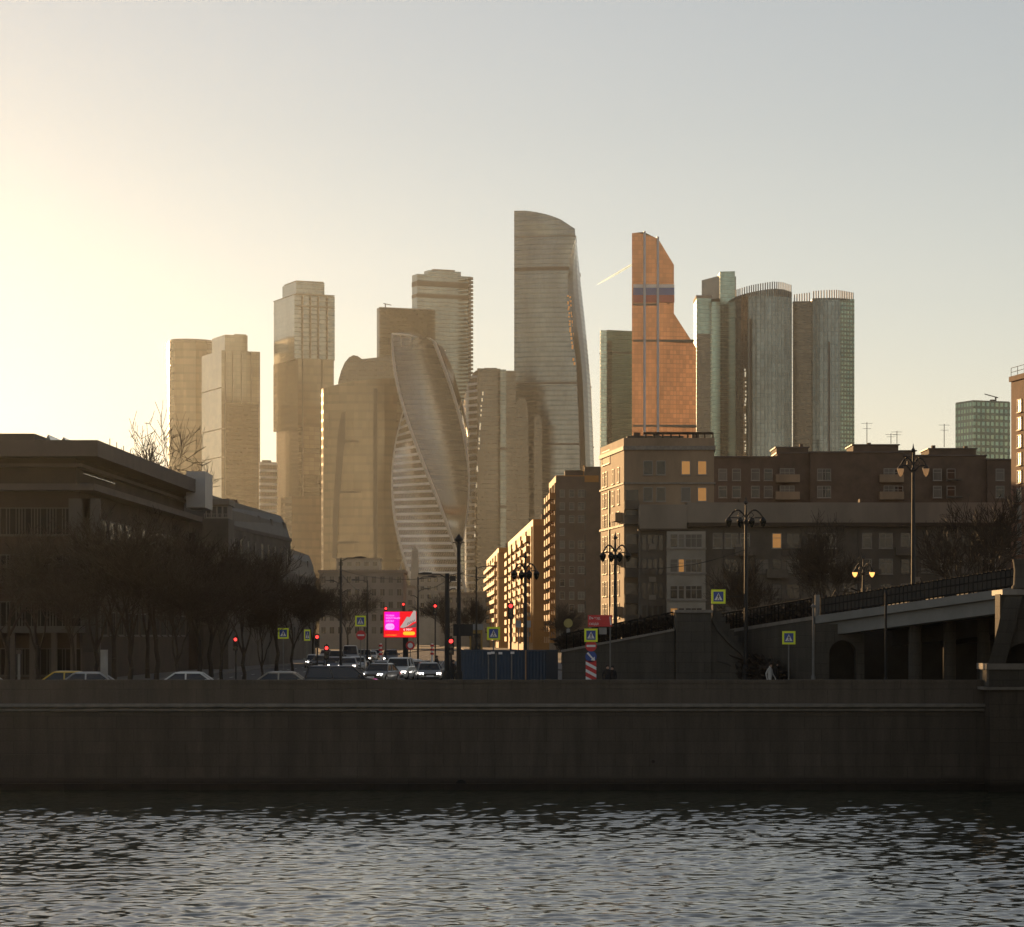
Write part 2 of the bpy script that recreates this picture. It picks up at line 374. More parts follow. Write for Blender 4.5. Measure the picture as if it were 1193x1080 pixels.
# abutment with an arched doorway
def arch_panel(mb, x0, x1, z0, z1, ax0, ax1, az, y0, y1, seg=10, T=None):
    """wall panel with a round-headed opening"""
    cx = (ax0 + ax1) / 2; r = (ax1 - ax0) / 2
    arc = [(cx - r * math.cos(math.pi * i / seg), az + r * math.sin(math.pi * i / seg)) for i in range(seg + 1)]
    for yy, flip in ((y0, 0), (y1, 1)):
        def add(pts):
            pts = [Vector((x, yy, z)) for x, z in pts]
            if T is not None: pts = [T @ p for p in pts]
            mb.face(pts[::-1] if flip else pts)
        add([(x0, z0), (ax0, z0), (ax0, az), (x0, az)]); add([(ax1, z0), (x1, z0), (x1, az), (ax1, az)])
        add([(x0, az), (ax0, az)] + arc[1:seg // 2 + 1] + [(cx, z1), (x0, z1)])
        add([arc[seg // 2]] + arc[seg // 2 + 1:] + [(x1, az), (x1, z1), (cx, z1)])
    prof = [(ax0, z0)] + arc + [(ax1, z0)]
    tr = (lambda p: T @ p) if T is not None else (lambda p: p)
    for (xa, za), (xb, zb) in zip(prof, prof[1:]):
        mb.face([tr(Vector(q)) for q in ((xa, y0, za), (xa, y1, za), (xb, y1, zb), (xb, y0, zb))])
    for q in (((x0, y0, z1), (x1, y0, z1), (x1, y1, z1), (x0, y1, z1)), ((x0, y1, z0), (x0, y0, z0), (x0, y0, z1), (x0, y1, z1)), ((x1, y0, z0), (x1, y1, z0), (x1, y1, z1), (x1, y0, z1))):
        mb.face([tr(Vector(p)) for p in q])
Yb = 158.2
b = MB(); arch_panel(b, X(949, Yb), X(1007, Yb), 0, Z(727, Yb), X(966, Yb), X(998, Yb), Z(762, Yb), Yb, Yb + 1.2); b.build('abutment', m_bstone, t)
MB().box(X(962, Yb), X(1003, Yb), Yb + 3.2, Yb + 3.6, 0, Z(735, Yb)).build('doorway_back', m_bdark, t)
MB().box(X(1007.2, Yb), X(1190, Yb), Yb + 6, Yb + 7, 0, Z(718, Yb)).build('under_bridge_wall', m_bdark, t)
for px in (1066, 1106, 1146):
    q = MB(); q.lathe([(.42, 0), (.42, .4), (.36, .5), (.34, 4.6), (.5, 4.9), (.5, 5.1)], (X(px, 152.5), 152.5, 0), 14); q.build('column', m_bstone, t)
    MB().box(X(px, 152.5) - .35, X(px, 152.5) + .35, 152.2, 163.5, 5.1, 5.7).build('cross_beam', m_bdark, t)
# pier and pedestal standing on the embankment wall
Yp = 138.6
pr = [(1144, 800), (1152, 797), (1152, 780), (1150, 776), (1157, 752), (1163, 730), (1168, 705), (1172, 692)]
b = MB(); xr = X(1260, Yp)
arch_panel(b, X(1165, Yp), xr, Z(803, Yp), Z(692, Yp), X(1168, Yp), X(1222, Yp), Z(776, Yp), Yp, Yp + 1.4)
b.build('pier_arch', m_bstone, t)
b = MB()
for (a, pa), (c, pc) in zip(pr[3:], pr[4:]): b.prism([(X(c - 6, Yp), Yp - .25), (xr, Yp - .25), (xr, Yp - .01), (X(c - 6, Yp), Yp - .01)], Z(pa, Yp), Z(pa, Yp) + .01) if 0 else None
sl = [P(1150, 778, Yp - .3), P(1157, 752, Yp - .3), P(1163, 730, Yp - .3), P(1168, 705, Yp - .3), P(1172, 692, Yp - .3)]
rg = [[p + Vector((0, 0, 0)), p + Vector((.85, 0, 0)), p + Vector((.85, 1.7, 0)), p + Vector((.72, 1.7, 0))] for p in sl]
b.loft(rg); b.build('raked_edge', m_bstone, t)
MB().box(X(1148, Yp), xr, Yp - .35, Yp + 2.6, Z(780, Yp), Z(773, Yp)).build('string_course', m_coping, t)
MB().box(X(1151, Yp), xr, Yp - .2, Yp + 2.4, Z(800, Yp), Z(780.5, Yp)).build('pier_base', m_bstone, t)
MB().box(X(1144, Yp), xr, Yp - .5, Yp + 2.6, Z(803.5, Yp), Z(800.3, Yp)).build('base_ledge', m_coping, t)
MB().box(X(1152, Yp), xr, Yp - .3, Yp + 3, -7, Z(803.8, Yp)).build('river_pier', m_gran, t)
MB().box(X(1172, Yp), xr, Yp + 1.5, Yp + 1.9, Z(790, Yp), Z(700, Yp)).build('arch_back', m_bdark, t)
MB().box(X(1166, Yp), xr, Yp - .45, Yp + 2.6, Z(693, Yp), Z(687, Yp)).build('cornice', m_coping, t)
c0 = P(1196, 686, Yp + 1); b = MB()
b.lathe([(.74, 0), (.74, .12), (.66, .2), (.62, .9), (.66, 1.25), (.7, 1.45)], tuple(c0), 20); b.build('turret_drum', m_bstone, t, smooth=True)
# far part of the bridge approach, behind the stair
t = thing('approach_wall', 'stone approach wall rising behind the stair towards the bridge', 'wall', (X(890, 165), 165, 0))
C_ = P(824, 741, 172); D_ = Bp + Vector((-.15, .3, 0))
b = MB(); q = [C_, D_, D_ + Vector((.2, 1.2, 0)), C_ + Vector((.2, 1.2, 0))]
lo = [Vector((p.x, p.y, 0)) for p in q]; b.loft([lo, q]); b.build('wall_face', m_bstone, t)
b = MB(); lo = [p + Vector((-.0, -.12 if i < 2 else 0, .004)) for i, p in enumerate(q)]; b.loft([lo, [p + Vector((0, 0, .2)) for p in lo]]); b.build('coping', m_coping, t)
rl = MB(); 
for i in range(31):
    p = C_.lerp(D_, i / 30) + Vector((0, .5, .2)); rl.box(p.x - .03, p.x + .03, p.y - .03, p.y + .03, p.z, p.z + 1.0)
rl.tube(C_ + Vector((0, .5, 1.2)), D_ + Vector((0, .5, 1.2)), .05, n=5); rl.tube(C_ + Vector((0, .5, .7)), D_ + Vector((0, .5, .7)), .03, n=5)
rl.build('railing', m_iron, t)
# stair with its pillar and ramp wall
Ys = 166.0
t = thing('stair_wall', 'stone ramp wall with square pillar and sloping stair flank', 'wall', (X(800, Ys), Ys, 0))
b = MB(); A1 = [(655, 752), (655, 748), (720, 735), (775, 725), (788, 722)]
pts = [(655, None), (655, 760), (786, 735), (786, None)]
A = [Vector((X(a, Ys), Ys, 0 if z is None else Z(z, Ys))) for a, z in pts]; Bq = [p + Vector((0, 1.0, 0)) for p in A]
b.loft([A, Bq]); b.build('ramp_wall', m_bstone, t)
b = MB(); A = [P(654, 760, Ys - .12), P(786, 735, Ys - .12), P(786, 732.5, Ys - .12), P(654, 757.5, Ys - .12)]
b.loft([[p + Vector((0, 0, .004)) for p in A], [p + Vector((0, 1.2, .004)) for p in A]]); b.build('coping', m_coping, t)
MB().box(X(787, Ys), X(828, Ys), Ys - .35, Ys + 1.6, 0, Z(714, Ys)).build('pillar', m_bstone, t)
MB().box(X(785.5, Ys), X(829.5, Ys), Ys - .5, Ys + 1.75, Z(714, Ys) + .003, Z(710.5, Ys)).build('pillar_cap', m_coping, t)
sf = [(828.3, None), (828.3, 722), (835, 735), (846, 748), (862, 762), (866, 792), (866, None)]
A = [Vector((X(a, Ys), Ys - .1, 0 if z is None else Z(z, Ys))) for a, z in sf]; b = MB(); b.loft([A, [p + Vector((0, .7, 0)) for p in A]]); b.build('stair_flank', m_bstone, t)
b = MB(); cp = [P(829, 722, Ys - .25), P(835, 734, Ys - .25), P(846, 747, Ys - .25), P(862, 761, Ys - .25), P(866.5, 768, Ys - .25)]
b.loft([[p + Vector((0, 0, .004)), p + Vector((0, .9, .004)), p + Vector((.12, .9, .2)), p + Vector((.12, 0, .2))] for p in cp]); b.build('flank_coping', m_bstone, t)
for i in range(14):
    z1 = 5.2 * (1 - i / 14); x0 = X(829, 168) + i * .25
    MB().box(x0, x0 + .249, 166.8, 168.2, 0, z1).build('step', m_bstone, t)
hd = MB()
for i in range(16):
    f = i / 15; px = 660 + f * 124; pz = 758.5 - f * 25
    p = P(px, pz, Ys + .5); hd.box(p.x - .03, p.x + .03, p.y - .03, p.y + .03, p.z, p.z + 1.0)
hd.tube(P(660, 758, Ys + .5) + Vector((0, 0, 1)), P(784, 733, Ys + .5) + Vector((0, 0, 1)), .05, n=5)
hd.build('railing', m_iron, t)
# ================================================================ the far towers
gl_grey = curtain('grey_green_glass', (.19, .21, .19), (.11, .11, .095), floor=4.1, bay=1.6, fs=.3)
gl_green = curtain('pale_green_glass', (.25, .33, .28), (.15, .18, .15), floor=3.8, bay=1.5, fs=.2, tilt=.006)
gl_dark = curtain('dark_brown_glass', (.1, .085, .068), (.11, .09, .07), floor=3.9, bay=1.8, fs=.25)
gl_brown = curtain('bronze_glass', (.17, .13, .08), (.1, .075, .05), floor=7.6, bay=3.4, fs=.3, metal=.6)
gl_sand = curtain('sand_glass', (.30, .25, .17), (.22, .17, .11), floor=4.0, bay=5.0, fs=.12, mw=.35, metal=.55, tilt=.008)
gl_silver = curtain('silver_banded_glass', (.185, .195, .19), (.07, .115, .105), floor=4.4, bay=1.5, fs=.36, tilt=.005, soft=.6)
gl_copper = curtain('copper_glass', (.58, .22, .085), (.40, .15, .055), floor=4.0, bay=3.0, fs=.2, mw=.35, metal=.7, tilt=.008, soft=.35)
gl_smooth = curtain('smooth_grey_glass', (.17, .175, .17), (.1, .1, .09), floor=4.2, bay=1.5, fs=.25, soft=.95, tilt=.003)
gl_vert = curtain('ribbed_teal_glass', (.15, .175, .17), (.07, .08, .075), floor=3.9, bay=3.6, fs=.12, mw=1.1, soft=.78, tilt=.004)
gl_white = curtain('white_banded_glass', (.17, .16, .15), (.75, .73, .7), floor=6.2, bay=1.5, fs=.36, tilt=.01, span_metal=.0, soft=0)
gl_grid = curtain('gridded_green_glass', (.24, .32, .25), (.12, .12, .1), floor=3.9, bay=3.2, fs=.42, mw=1.2, tilt=.02, soft=.2)
m_white = mat('white_cladding', (.6, .59, .56), .45, scale=.05, var=.06)
m_edge = mat('grey_edge_cladding', (.36, .35, .33), .5, scale=.05, var=.06)
m_conc = mat('grey_concrete', (.24, .22, .19), .85, scale=.08, var=.2)
m_band = mat('dark_plant_floor', (.06, .055, .05), .6, scale=.1, var=.15)
m_steel = mat('dull_steel', (.13, .13, .125), .7, metal=.0, scale=.2, var=.1)
m_bluef = mat('blue_grey_fin', (.28, .30, .36), .35, metal=.35, scale=.1, var=.06)

def quadplan(pl, pc, pr, Y, k=.3):
    """rectangle in plan with its nearest corner at pc; the right face recedes by k"""
    k = max(k, .42); c = Vector((X(pc, Y), Y)); r = Vector((X(pr, Y), Y)); l = Vector((X(pl, Y), Y))
    for _ in range(6):
        r = Vector((X(pr, r.y), Y + (X(pr, r.y) - c.x) * k)); wl = max(.05, c.x - X(pl, l.y)); l = Vector((c.x - wl, Y + min(wl / k, 60)))
    return [tuple(c), tuple(r), tuple(l + r - c), tuple(l)]
def inset(poly, d):
    cx = sum(p[0] for p in poly) / len(poly); cy = sum(p[1] for p in poly) / len(poly)
    out = []
    for x, y in poly:
        v = Vector((x - cx, y - cy)); L = v.length; v *= (L - d) / L; out.append((cx + v.x, cy + v.y))
    return out
def trange(a, b, n): return [a + (b - a) * i / (n - 1) for i in range(n)]
def lerp_tab(tab, t):
    if t <= tab[0][0]: return tab[0][1]
    for (a, b), (c, d) in zip(tab, tab[1:]):
        if t <= c: return b + (d - b) * (t - a) / (c - a)
    return tab[-1][1]
def tower(label, px, Y): return thing('skyscraper', label, 'skyscraper', (X(px, Y), Y + 20, 0))
def stack(root, name, blocks, mats):
    """each block: (plan, py_bottom or None, py_top, Y, material index)"""
    for (nm, plan, pb, pt, Y, mm) in blocks:
        MB().prism(plan, 0 if pb is None else Z(pb, Y), Z(pt, Y)).build(nm, mm, root)
def band(root, plan, pa, pb, Y, mm=m_band, d=-.6, name='plant_floor_band'):
    MB().prism(inset(plan, d), Z(pa, Y), Z(pb, Y)).build(name, mm, root)

def roundplan(pl, pr, Y, depth, n=28, flat=1.0):
    cx = (X(pl, Y) + X(pr, Y)) / 2; r = (X(pr, Y) - X(pl, Y)) / 2
    return [(cx + r * math.sin(2 * math.pi * i / n), Y + depth / 2 + depth / 2 * -math.cos(2 * math.pi * i / n)) for i in range(n)]

# golden round-shouldered tower at the left end
t = tower('golden brown tower with rounded corners, leftmost of the skyline', 218, 2750); Y = 2750
pl = [(X(a, Y), Y + d) for a, d in ((191, 40), (192, 22), (196, 8), (203, 1), (214, 0), (228, 2), (240, 8), (248, 20), (250, 45))]
MB().prism(pl, 0, Z(397, Y)).build('glass_shaft', gl_brown, t)
MB().prism(inset(pl, 2.2), Z(397, Y), Z(394.2, Y)).build('roof_parapet', m_conc, t)
# neighbour with a stepped head
t = tower('sand coloured tower with stepped head beside the golden rounded tower', 268, 2650); Y = 2650
p1 = quadplan(235, 258, 303, Y, .25)
MB().prism(p1, 0, Z(408, Y)).build('glass_shaft', gl_sand, t)
MB().prism(quadplan(247, 262, 288.5, Y + 6, .25), Z(408, Y), Z(389, Y)).build('upper_block', gl_sand, t)
MB().prism(quadplan(272, 274, 287, Y + 12, .25), Z(389, Y), Z(387.5, Y)).build('roof_plant', m_conc, t)
MB().prism(quadplan(259.5, 263, 301, Y - 5, .25), 0, Z(470, Y)).build('lower_block', gl_dark, t)
for yy in (452, 500, 533): MB().prism(quadplan(234.8, 258, 261, Y - 1, .25), Z(yy, Y), Z(yy - 1.2, Y)).build('ledge', m_conc, t)
for px in (262, 270, 280, 291):
    d_ = (X(px, Y) - X(258, Y)) * .42
    MB().box(X(px, Y), X(px, Y) + .9, Y + d_ - 1.0, Y + d_ + 1, Z(470, Y), Z(409, Y)).build('vertical_fin', m_conc, t)
# small striped block between them
t = tower('small low block with pale horizontal stripes between two golden towers', 311, 2600); Y = 2600
MB().prism(quadplan(302, 303, 323, Y, .2), 0, Z(538, Y)).build('glass_shaft', gl_white, t)
MB().prism(quadplan(305, 306, 316, Y + 5, .2), Z(538, Y), Z(535.5, Y)).build('roof_plant', m_conc, t)
# tower of shifted blocks
t = tower('tall tower of shifted stacked blocks with a narrower cap block', 354, 2600); Y = 2600
stack(t, '', [('lower_block', quadplan(322, 348, 388, Y, .28), None, 498, Y, gl_dark),
              ('middle_block', quadplan(318.5, 347, 389, Y - 3, .28), 498, 418, Y, gl_brown),
              ('upper_block', quadplan(319, 343, 390, Y, .28), 418, 343.5, Y, gl_grey),
              ('cap_block', quadplan(329, 345, 378, Y + 10, .28), 343.5, 326.5, Y, gl_grey),
              ('roof_parapet', quadplan(331, 345, 377, Y + 12, .28), 326.5, 324.8, Y, m_conc),
              ('annex_block', quadplan(327, 340, 374, Y - 22, .28), None, 579, Y, gl_brown)], None)
for a, b, y0, y1 in ((352, 373, 497, 522), (352, 373, 528, 553)):
    MB().prism(quadplan(a, a + 1, b, Y - 2.2, .28), Z(y1, Y), Z(y0, Y)).build('bright_panel', gl_sand, t)
for yy in (342, 356, 418): band(t, quadplan(318.8, 345, 389.6, Y - 1, .28), yy + 1, yy, Y, m_conc, -.4, 'ledge')
kk = .42; dz = lambda px: (X(px, Y) - X(345, Y)) * kk
for px in (352, 361, 370, 380):
    MB().box(X(px, Y), X(px, Y) + 1.0, Y + dz(px) - 1.2, Y + dz(px) + 1, Z(418, Y), Z(344, Y)).build('vertical_fin', m_conc, t)
for px in (352, 374): MB().box(X(px, Y), X(px, Y) + 1.2, Y + dz(px) - 4.5, Y + dz(px) - 1, Z(579, Y), Z(419, Y)).build('vertical_fin', m_band, t)
# broad bronze tower with the domed head
t = tower('broad bronze tower with curved domed head and dark keyhole line', 420, 2450); Y = 2450
xs = [373, 376, 384, 396, 412, 430, 448, 462, 470, 474]
dep = [16, 8, 4, 1.5, 0, 0, 2, 6, 14, 30]
front = [(X(a, Y), Y + d) for a, d in zip(xs, dep)]
topz = [452, 451, 449.5, 447, 444, 442, 440.5, 440, 440, 440]
lo = [Vector((x, y, 0)) for x, y in front] + [Vector((x, Y + 60, 0)) for x, y in reversed(front)]
hi = [Vector((x, y, Z(q, Y))) for (x, y), q in zip(front, topz)] + [Vector((x, Y + 60, Z(q, Y))) for (x, y), q in reversed(list(zip(front, topz)))]
MB().loft([lo, hi], vz=True).build('glass_shaft', gl_brown, t)
pr = [(393, 446), (394, 440), (397, 430), (401, 421), (406, 415), (411, 412.5), (416, 413.5), (421, 417), (432, 416), (445, 414.5), (458, 413), (463, 414), (466, 440)]
lo = [Vector((X(a, Y), Y + 9, Z(b, Y))) for a, b in pr]; hi = [Vector((X(a, Y), Y + 52, Z(b, Y))) for a, b in pr]
dm = MB(); dm.loft([lo, hi], vz=False); dm.build('domed_head', gl_dark, t)
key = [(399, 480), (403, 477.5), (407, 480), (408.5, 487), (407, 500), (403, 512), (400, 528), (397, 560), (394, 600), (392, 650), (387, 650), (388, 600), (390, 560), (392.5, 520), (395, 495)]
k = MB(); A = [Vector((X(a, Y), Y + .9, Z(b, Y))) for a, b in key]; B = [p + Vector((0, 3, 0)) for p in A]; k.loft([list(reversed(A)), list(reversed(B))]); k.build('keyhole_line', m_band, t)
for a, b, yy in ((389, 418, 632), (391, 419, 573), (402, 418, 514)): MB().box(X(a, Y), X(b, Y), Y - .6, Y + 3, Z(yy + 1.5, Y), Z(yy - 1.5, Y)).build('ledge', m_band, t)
MB().box(X(435, Y), X(440, Y), Y - .3, Y + 5, 0, Z(452, Y)).build('facade_seam', m_band, t)
# pair of towers behind
t = tower('dark square tower with flat roof and rooftop crane, behind the twisted tower', 472, 2700); Y = 2700
MB().prism(quadplan(439, 442, 507, Y, .15), 0, Z(358.5, Y)).build('glass_shaft', gl_dark, t)
MB().prism(quadplan(441, 443, 505, Y + 4, .15), Z(358.5, Y), Z(357, Y)).build('roof_parapet', m_conc, t)
c = MB(); c.tube(P(449, 358, Y + 20), P(449, 353.5, Y + 20), .5); c.tube(P(446.5, 353.5, Y + 20), P(456, 355.5, Y + 20), .4); c.build('roof_crane', m_steel, t)
t = tower('grey stepped tower with notched balconies along its right edge', 515, 2780); Y = 2780
MB().prism(quadplan(480, 486, 549, Y, .2), 0, Z(319, Y)).build('glass_shaft', gl_grey, t)
MB().prism(quadplan(494, 499, 537, Y + 8, .2), Z(319, Y), Z(313.5, Y)).build('cap_block', gl_grey, t)
MB().prism(quadplan(502, 505, 530, Y + 12, .2), Z(313.5, Y), Z(311.5, Y)).build('roof_parapet', m_conc, t)
for y0, y1 in ((333, 327), (346, 342)): band(t, quadplan(480, 486, 547, Y - .2, .2), y0, y1, Y, m_band, -.3)
nb = MB()
for i in range(38):
    y0 = 322 + i * 4.6
    nb.box(X(545.5, Y), X(551, Y), Y + 6, Y + 18, Z(y0 + 1.6, Y), Z(y0, Y))
nb.build('edge_balcony', m_conc, t)

# ---- the twisted tower: a square plan turning steadily with height, with pale spiral edges
t = tower('twisted glass tower with pale spiral edge bands and striped lower left face', 502, 2350); Y = 2350
cxp, rp = 501.5, 46.0
def tw_pt(q, py, scale=1.0):
    a = R(-90 + .525 * (py - 389) + 90 * q)
    return a
def tw_top(px): return lerp_tab([(440, 389), (470, 388.5), (485, 391), (500, 398), (518, 409), (528, 432), (536, 460), (545, 500), (552, 540)], px)
rows = trange(760, 386, 110); ringsT = []; NS = 9
Rm = rp * Y / F; yc = Y + 46
for py in rows:
    ring = []
    for q in range(4):
        a0 = R(-90 + .525 * (py - 389) + 90 * q); a1 = a0 + R(90)
        A = Vector((math.sin(a0), -math.cos(a0))) * Rm; B = Vector((math.sin(a1), -math.cos(a1))) * Rm
        for i in range(NS):
            p = A.lerp(B, i / NS); x = X(cxp, yc) + p.x
            # the sloping crown
            pxl = CX + x * F / yc
            ring.append(Vector((x, yc + p.y, max(0, min(Z(py, yc), Z(tw_top(pxl), yc))))))
    ringsT.append(ring)
# faces 0..3 get their own materials: two glassy ribbons, two pale banded ribbons
bands = {0: gl_silver, 1: gl_grey, 2: gl_silver, 3: gl_white}
b = MB(); k = 4 * NS
base = len(b.v)
for r in ringsT: b.v += [tuple(p) for p in r]
side = Rm * math.sqrt(2)
for s in range(len(ringsT) - 1):
    for i in range(k):
        j = (i + 1) % k; q = i // NS
        b.f.append((s * k + i, s * k + j, (s + 1) * k + j, (s + 1) * k + i)); b.m.append(q)
        u0 = (i % NS) / NS * side; u1 = (i % NS + 1) / NS * side
        b.uv.append([(u0, ringsT[s][i].z), (u1, ringsT[s][j].z), (u1, ringsT[s + 1][j].z), (u0, ringsT[s + 1][i].z)])
b.face(ringsT[-1], 1)
b.build('glass_shaft', [gl_smooth, gl_dark, gl_smooth, gl_white], t)
for q in range(4):
    e = MB(); prev = None
    sect = []
    for r, py in zip(ringsT, rows):
        c = r[q * NS]; out = Vector((c.x - X(cxp, yc), c.y - yc, 0)).normalized(); tan = Vector((-out.y, out.x, 0))
        if sect and abs(c.z - sect[-1][4].z) < .05: continue
        sect.append([c + out * .5 + tan * .7, c + out * .5 - tan * .7, c - out * 1.2 - tan * 1.6, c - out * 1.2 + tan * 1.6, c])
    e.loft([x[:4] for x in sect]); e.build('spiral_edge', m_edge, t)
cr = MB()                                              # open roof frame rising at the left
cz = [P(457, 389, yc - 5), P(466, 389.5, yc - 25), P(478, 391, yc - 30), P(490, 394.5, yc - 20), P(503, 401, yc - 5), P(518, 409, yc + 10)]
for a, c2 in zip(cz, cz[1:]): cr.tube(a, c2, .8, n=6)
for p in cz[1:]: cr.tube(p, p + Vector((1, 10, -9)), .4, n=5)
cr.build('crown_frame', m_white, t)

# ---- curved tower with bright seam between the twisted tower and the tall sail
t = tower('dark tower with pale curved left flank and bright vertical seam', 570, 2470); Y = 2470
fl = [(538, 482), (539.5, 468), (542, 455), (546, 443), (551, 434), (557, 429.5)]
lo = []; hi = []
n = len(fl)
for i, (a, b_) in enumerate(fl): hi.append(Vector((X(a, Y), Y + 26 - 5 * i, Z(b_, Y))))
for i, (a, b_) in enumerate(fl): lo.append(Vector((X(538 + (a - 538) * .55 + 3, Y), Y + 26 - 5 * i, 0)))
lo += [Vector((X(557, Y), Y + 40, 0)), Vector((X(541, Y), Y + 40, 0))]; hi += [Vector((X(557, Y), Y + 40, Z(430, Y))), Vector((X(539, Y), Y + 40, Z(480, Y)))]
MB().loft([[a.lerp(b_, s / 12) for a, b_ in zip(lo, hi)] for s in range(13)], vz=True).build('curved_flank', gl_white, t)
MB().prism([(X(556, Y), Y), (X(583, Y), Y + 4), (X(583, Y), Y + 45), (X(556, Y), Y + 45)], 0, Z(429, Y)).build('glass_shaft', gl_dark, t)
MB().prism([(X(583, Y), Y - 1), (X(589.5, Y), Y - 1), (X(589.5, Y), Y + 40), (X(583, Y), Y + 40)], 0, Z(430.5, Y)).build('pale_pier', gl_grey, t)
MB().prism([(X(589.5, Y), Y + 2), (X(601, Y), Y + 3), (X(601, Y), Y + 40), (X(589.5, Y), Y + 40)], 0, Z(431.5, Y)).build('side_wing', gl_dark, t)
for yy in (523, 590): MB().box(X(583, Y), X(589.6, Y), Y - 1.6, Y - .5, Z(yy + 1.5, Y), Z(yy - 1.5, Y)).build('ledge', m_band, t)
rp_ = MB(); rp_.box(X(564, Y), X(579, Y), Y + 10, Y + 30, Z(429, Y), Z(427.3, Y)); rp_.build('roof_plant', m_conc, t)
# added slabs that stand in for dark reflections on the sail tower
t = tower('added slab with rounded top, standing for a dark reflection on the tall sail tower', 608, 2480); Y = 2480
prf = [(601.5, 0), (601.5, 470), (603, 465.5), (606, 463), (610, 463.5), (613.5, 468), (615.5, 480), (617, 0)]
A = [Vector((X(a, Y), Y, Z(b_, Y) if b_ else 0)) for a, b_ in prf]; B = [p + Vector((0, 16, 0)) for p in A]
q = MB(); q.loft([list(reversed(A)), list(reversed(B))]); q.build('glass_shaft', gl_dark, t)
t = tower('added lower and narrower slab, standing for a second dark reflection on the sail tower', 626, 2500); Y = 2500
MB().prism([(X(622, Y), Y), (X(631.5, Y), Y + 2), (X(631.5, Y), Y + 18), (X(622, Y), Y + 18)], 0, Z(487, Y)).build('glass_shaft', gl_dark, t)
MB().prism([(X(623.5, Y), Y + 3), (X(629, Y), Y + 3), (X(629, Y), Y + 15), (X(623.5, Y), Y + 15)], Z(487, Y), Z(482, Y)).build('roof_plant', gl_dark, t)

# ---- the tall sail tower
t = tower('tallest tower, a silver sail with straight left edge and curved top', 645, 2560); Y = 2560
def xr2(py): return lerp_tab([(246, 668), (262, 666), (268, 670), (276, 672.5), (300, 675.5), (330, 678.5), (370, 683), (410, 686.7), (450, 690), (500, 692), (545, 693.5), (742, 697)], py)
def xr1(py): return min(xr2(py) - .5, lerp_tab([(246, 667), (276, 671), (300, 664), (333, 660.5), (380, 665), (424, 671), (510, 674.5), (742, 680)], py))
def tp(s): return lerp_tab([(0, 245.5), (.2, 246), (.4, 248.5), (.6, 252), (.8, 257), (.92, 262), (1, 268)], s)
NF = 12; NSd = 4; rings = []
for ti in range(41):
    f = ti / 40; ring = []
    for i in range(NF):
        s = i / (NF - 1); pyt = tp(s); z = f * Z(pyt, Y); py = HZ - (z - CZ) * F / Y
        px = 599 + s * (xr1(py) - 599); ring.append(Vector((X(px, Y), Y - 9 * math.sin(math.pi * s * .62), z)))
    for i in range(1, NSd + 1):
        s = i / NSd; pyt = 268 + 4 * s; z = f * Z(pyt, Y); py = HZ - (z - CZ) * F / Y
        a = xr1(py); c = xr2(py); ring.append(Vector((X(a + (c - a) * math.sin(s * math.pi / 2), Y), Y - 9 * math.sin(math.pi * .62) + 44 * s ** 1.3, z)))
    z = f * Z(262, Y); ring.append(Vector((X(668, Y), Y + 60, z)))
    z = f * Z(246, Y); ring.append(Vector((X(600, Y), Y + 50, z)))
    rings.append(ring)
b = MB(); b.loft(rings, vz=True); b.build('glass_shaft', gl_silver, t)
for yy, hh in ((312, 4.5), (446, 2.2), (517, 2.0), (276, 1)):
    e = MB(); rr = []
    for z in (Z(yy + hh, Y), Z(yy, Y)):
        py = HZ - (z - CZ) * F / Y; ring = []
        for i in range(NF):
            s = i / (NF - 1); px = 599 + s * (xr1(py) - 599); ring.append(Vector((X(px, Y), Y - 9 * math.sin(math.pi * s * .62) - .5, z)))
        a = xr1(py); c = xr2(py)
        ring += [Vector((X(c, Y) + .5, Y + 36, z)), Vector((X(600, Y), Y + 40, z))]
        rr.append(ring)
    e.loft(rr); e.build('plant_floor_band', m_band, t)

# ---- towers right of the sail
t = tower('low pale green tower between the sail tower and the copper tower', 718, 2680); Y = 2680
MB().prism(quadplan(699, 707, 741, Y, .2), 0, Z(384.5, Y)).build('glass_shaft', gl_green, t)
MB().box(X(699.5, Y), X(706.5, Y), Y - 3, Y - .2, 0, Z(385, Y)).build('sky_sheen_edge', curtain('sky_sheen_edge_glass', (.42, .5, .42), (.3, .34, .29)), t)  # sky reflection on the left side, put into a paler glass colour
MB().prism(quadplan(707.5, 708, 713, Y - 2.5, .2), 0, Z(397, Y)).build('dark_recess', gl_dark, t)
band(t, quadplan(699, 707, 741, Y - .3, .2), 411, 409.5, Y)
MB().prism(quadplan(702, 708, 741, Y + 6, .2), Z(384.5, Y), Z(383.5, Y)).build('roof_parapet', m_conc, t)

t = tower('copper glass tower with sloping shoulder and a tricolour band', 773, 2500); Y = 2500
def ppoly(pts, y0, y1, nm, mm, root):
    A = [Vector((X(a, Y), y0, 0 if b_ is None else Z(b_, Y))) for a, b_ in pts]; B = [Vector((p.x, y1, p.z)) for p in A]
    q = MB(); n = len(A)
    q.face(list(reversed(A)) if True else A)
    q.face(B)
    for i in range(n): j = (i + 1) % n; q.face([A[i], A[j], B[j], B[i]])
    return q.build(nm, mm, root)
tpL = lambda px: lerp_tab([(736, 272.5), (743, 271.5), (750, 271), (766, 279)], px)
tb = MB(); fr = [736, 741, 746, 750, 755, 760, 766]
tb.prism([(X(a, Y), Y - 4) for a in fr] + [(X(766, Y), Y + 11), (X(744.5, Y), Y + 11)], 0, 0, ztop=lambda x, y: Z(tpL(CX + x * F / Y), Y)); tb.build('tall_shaft', gl_copper, t)
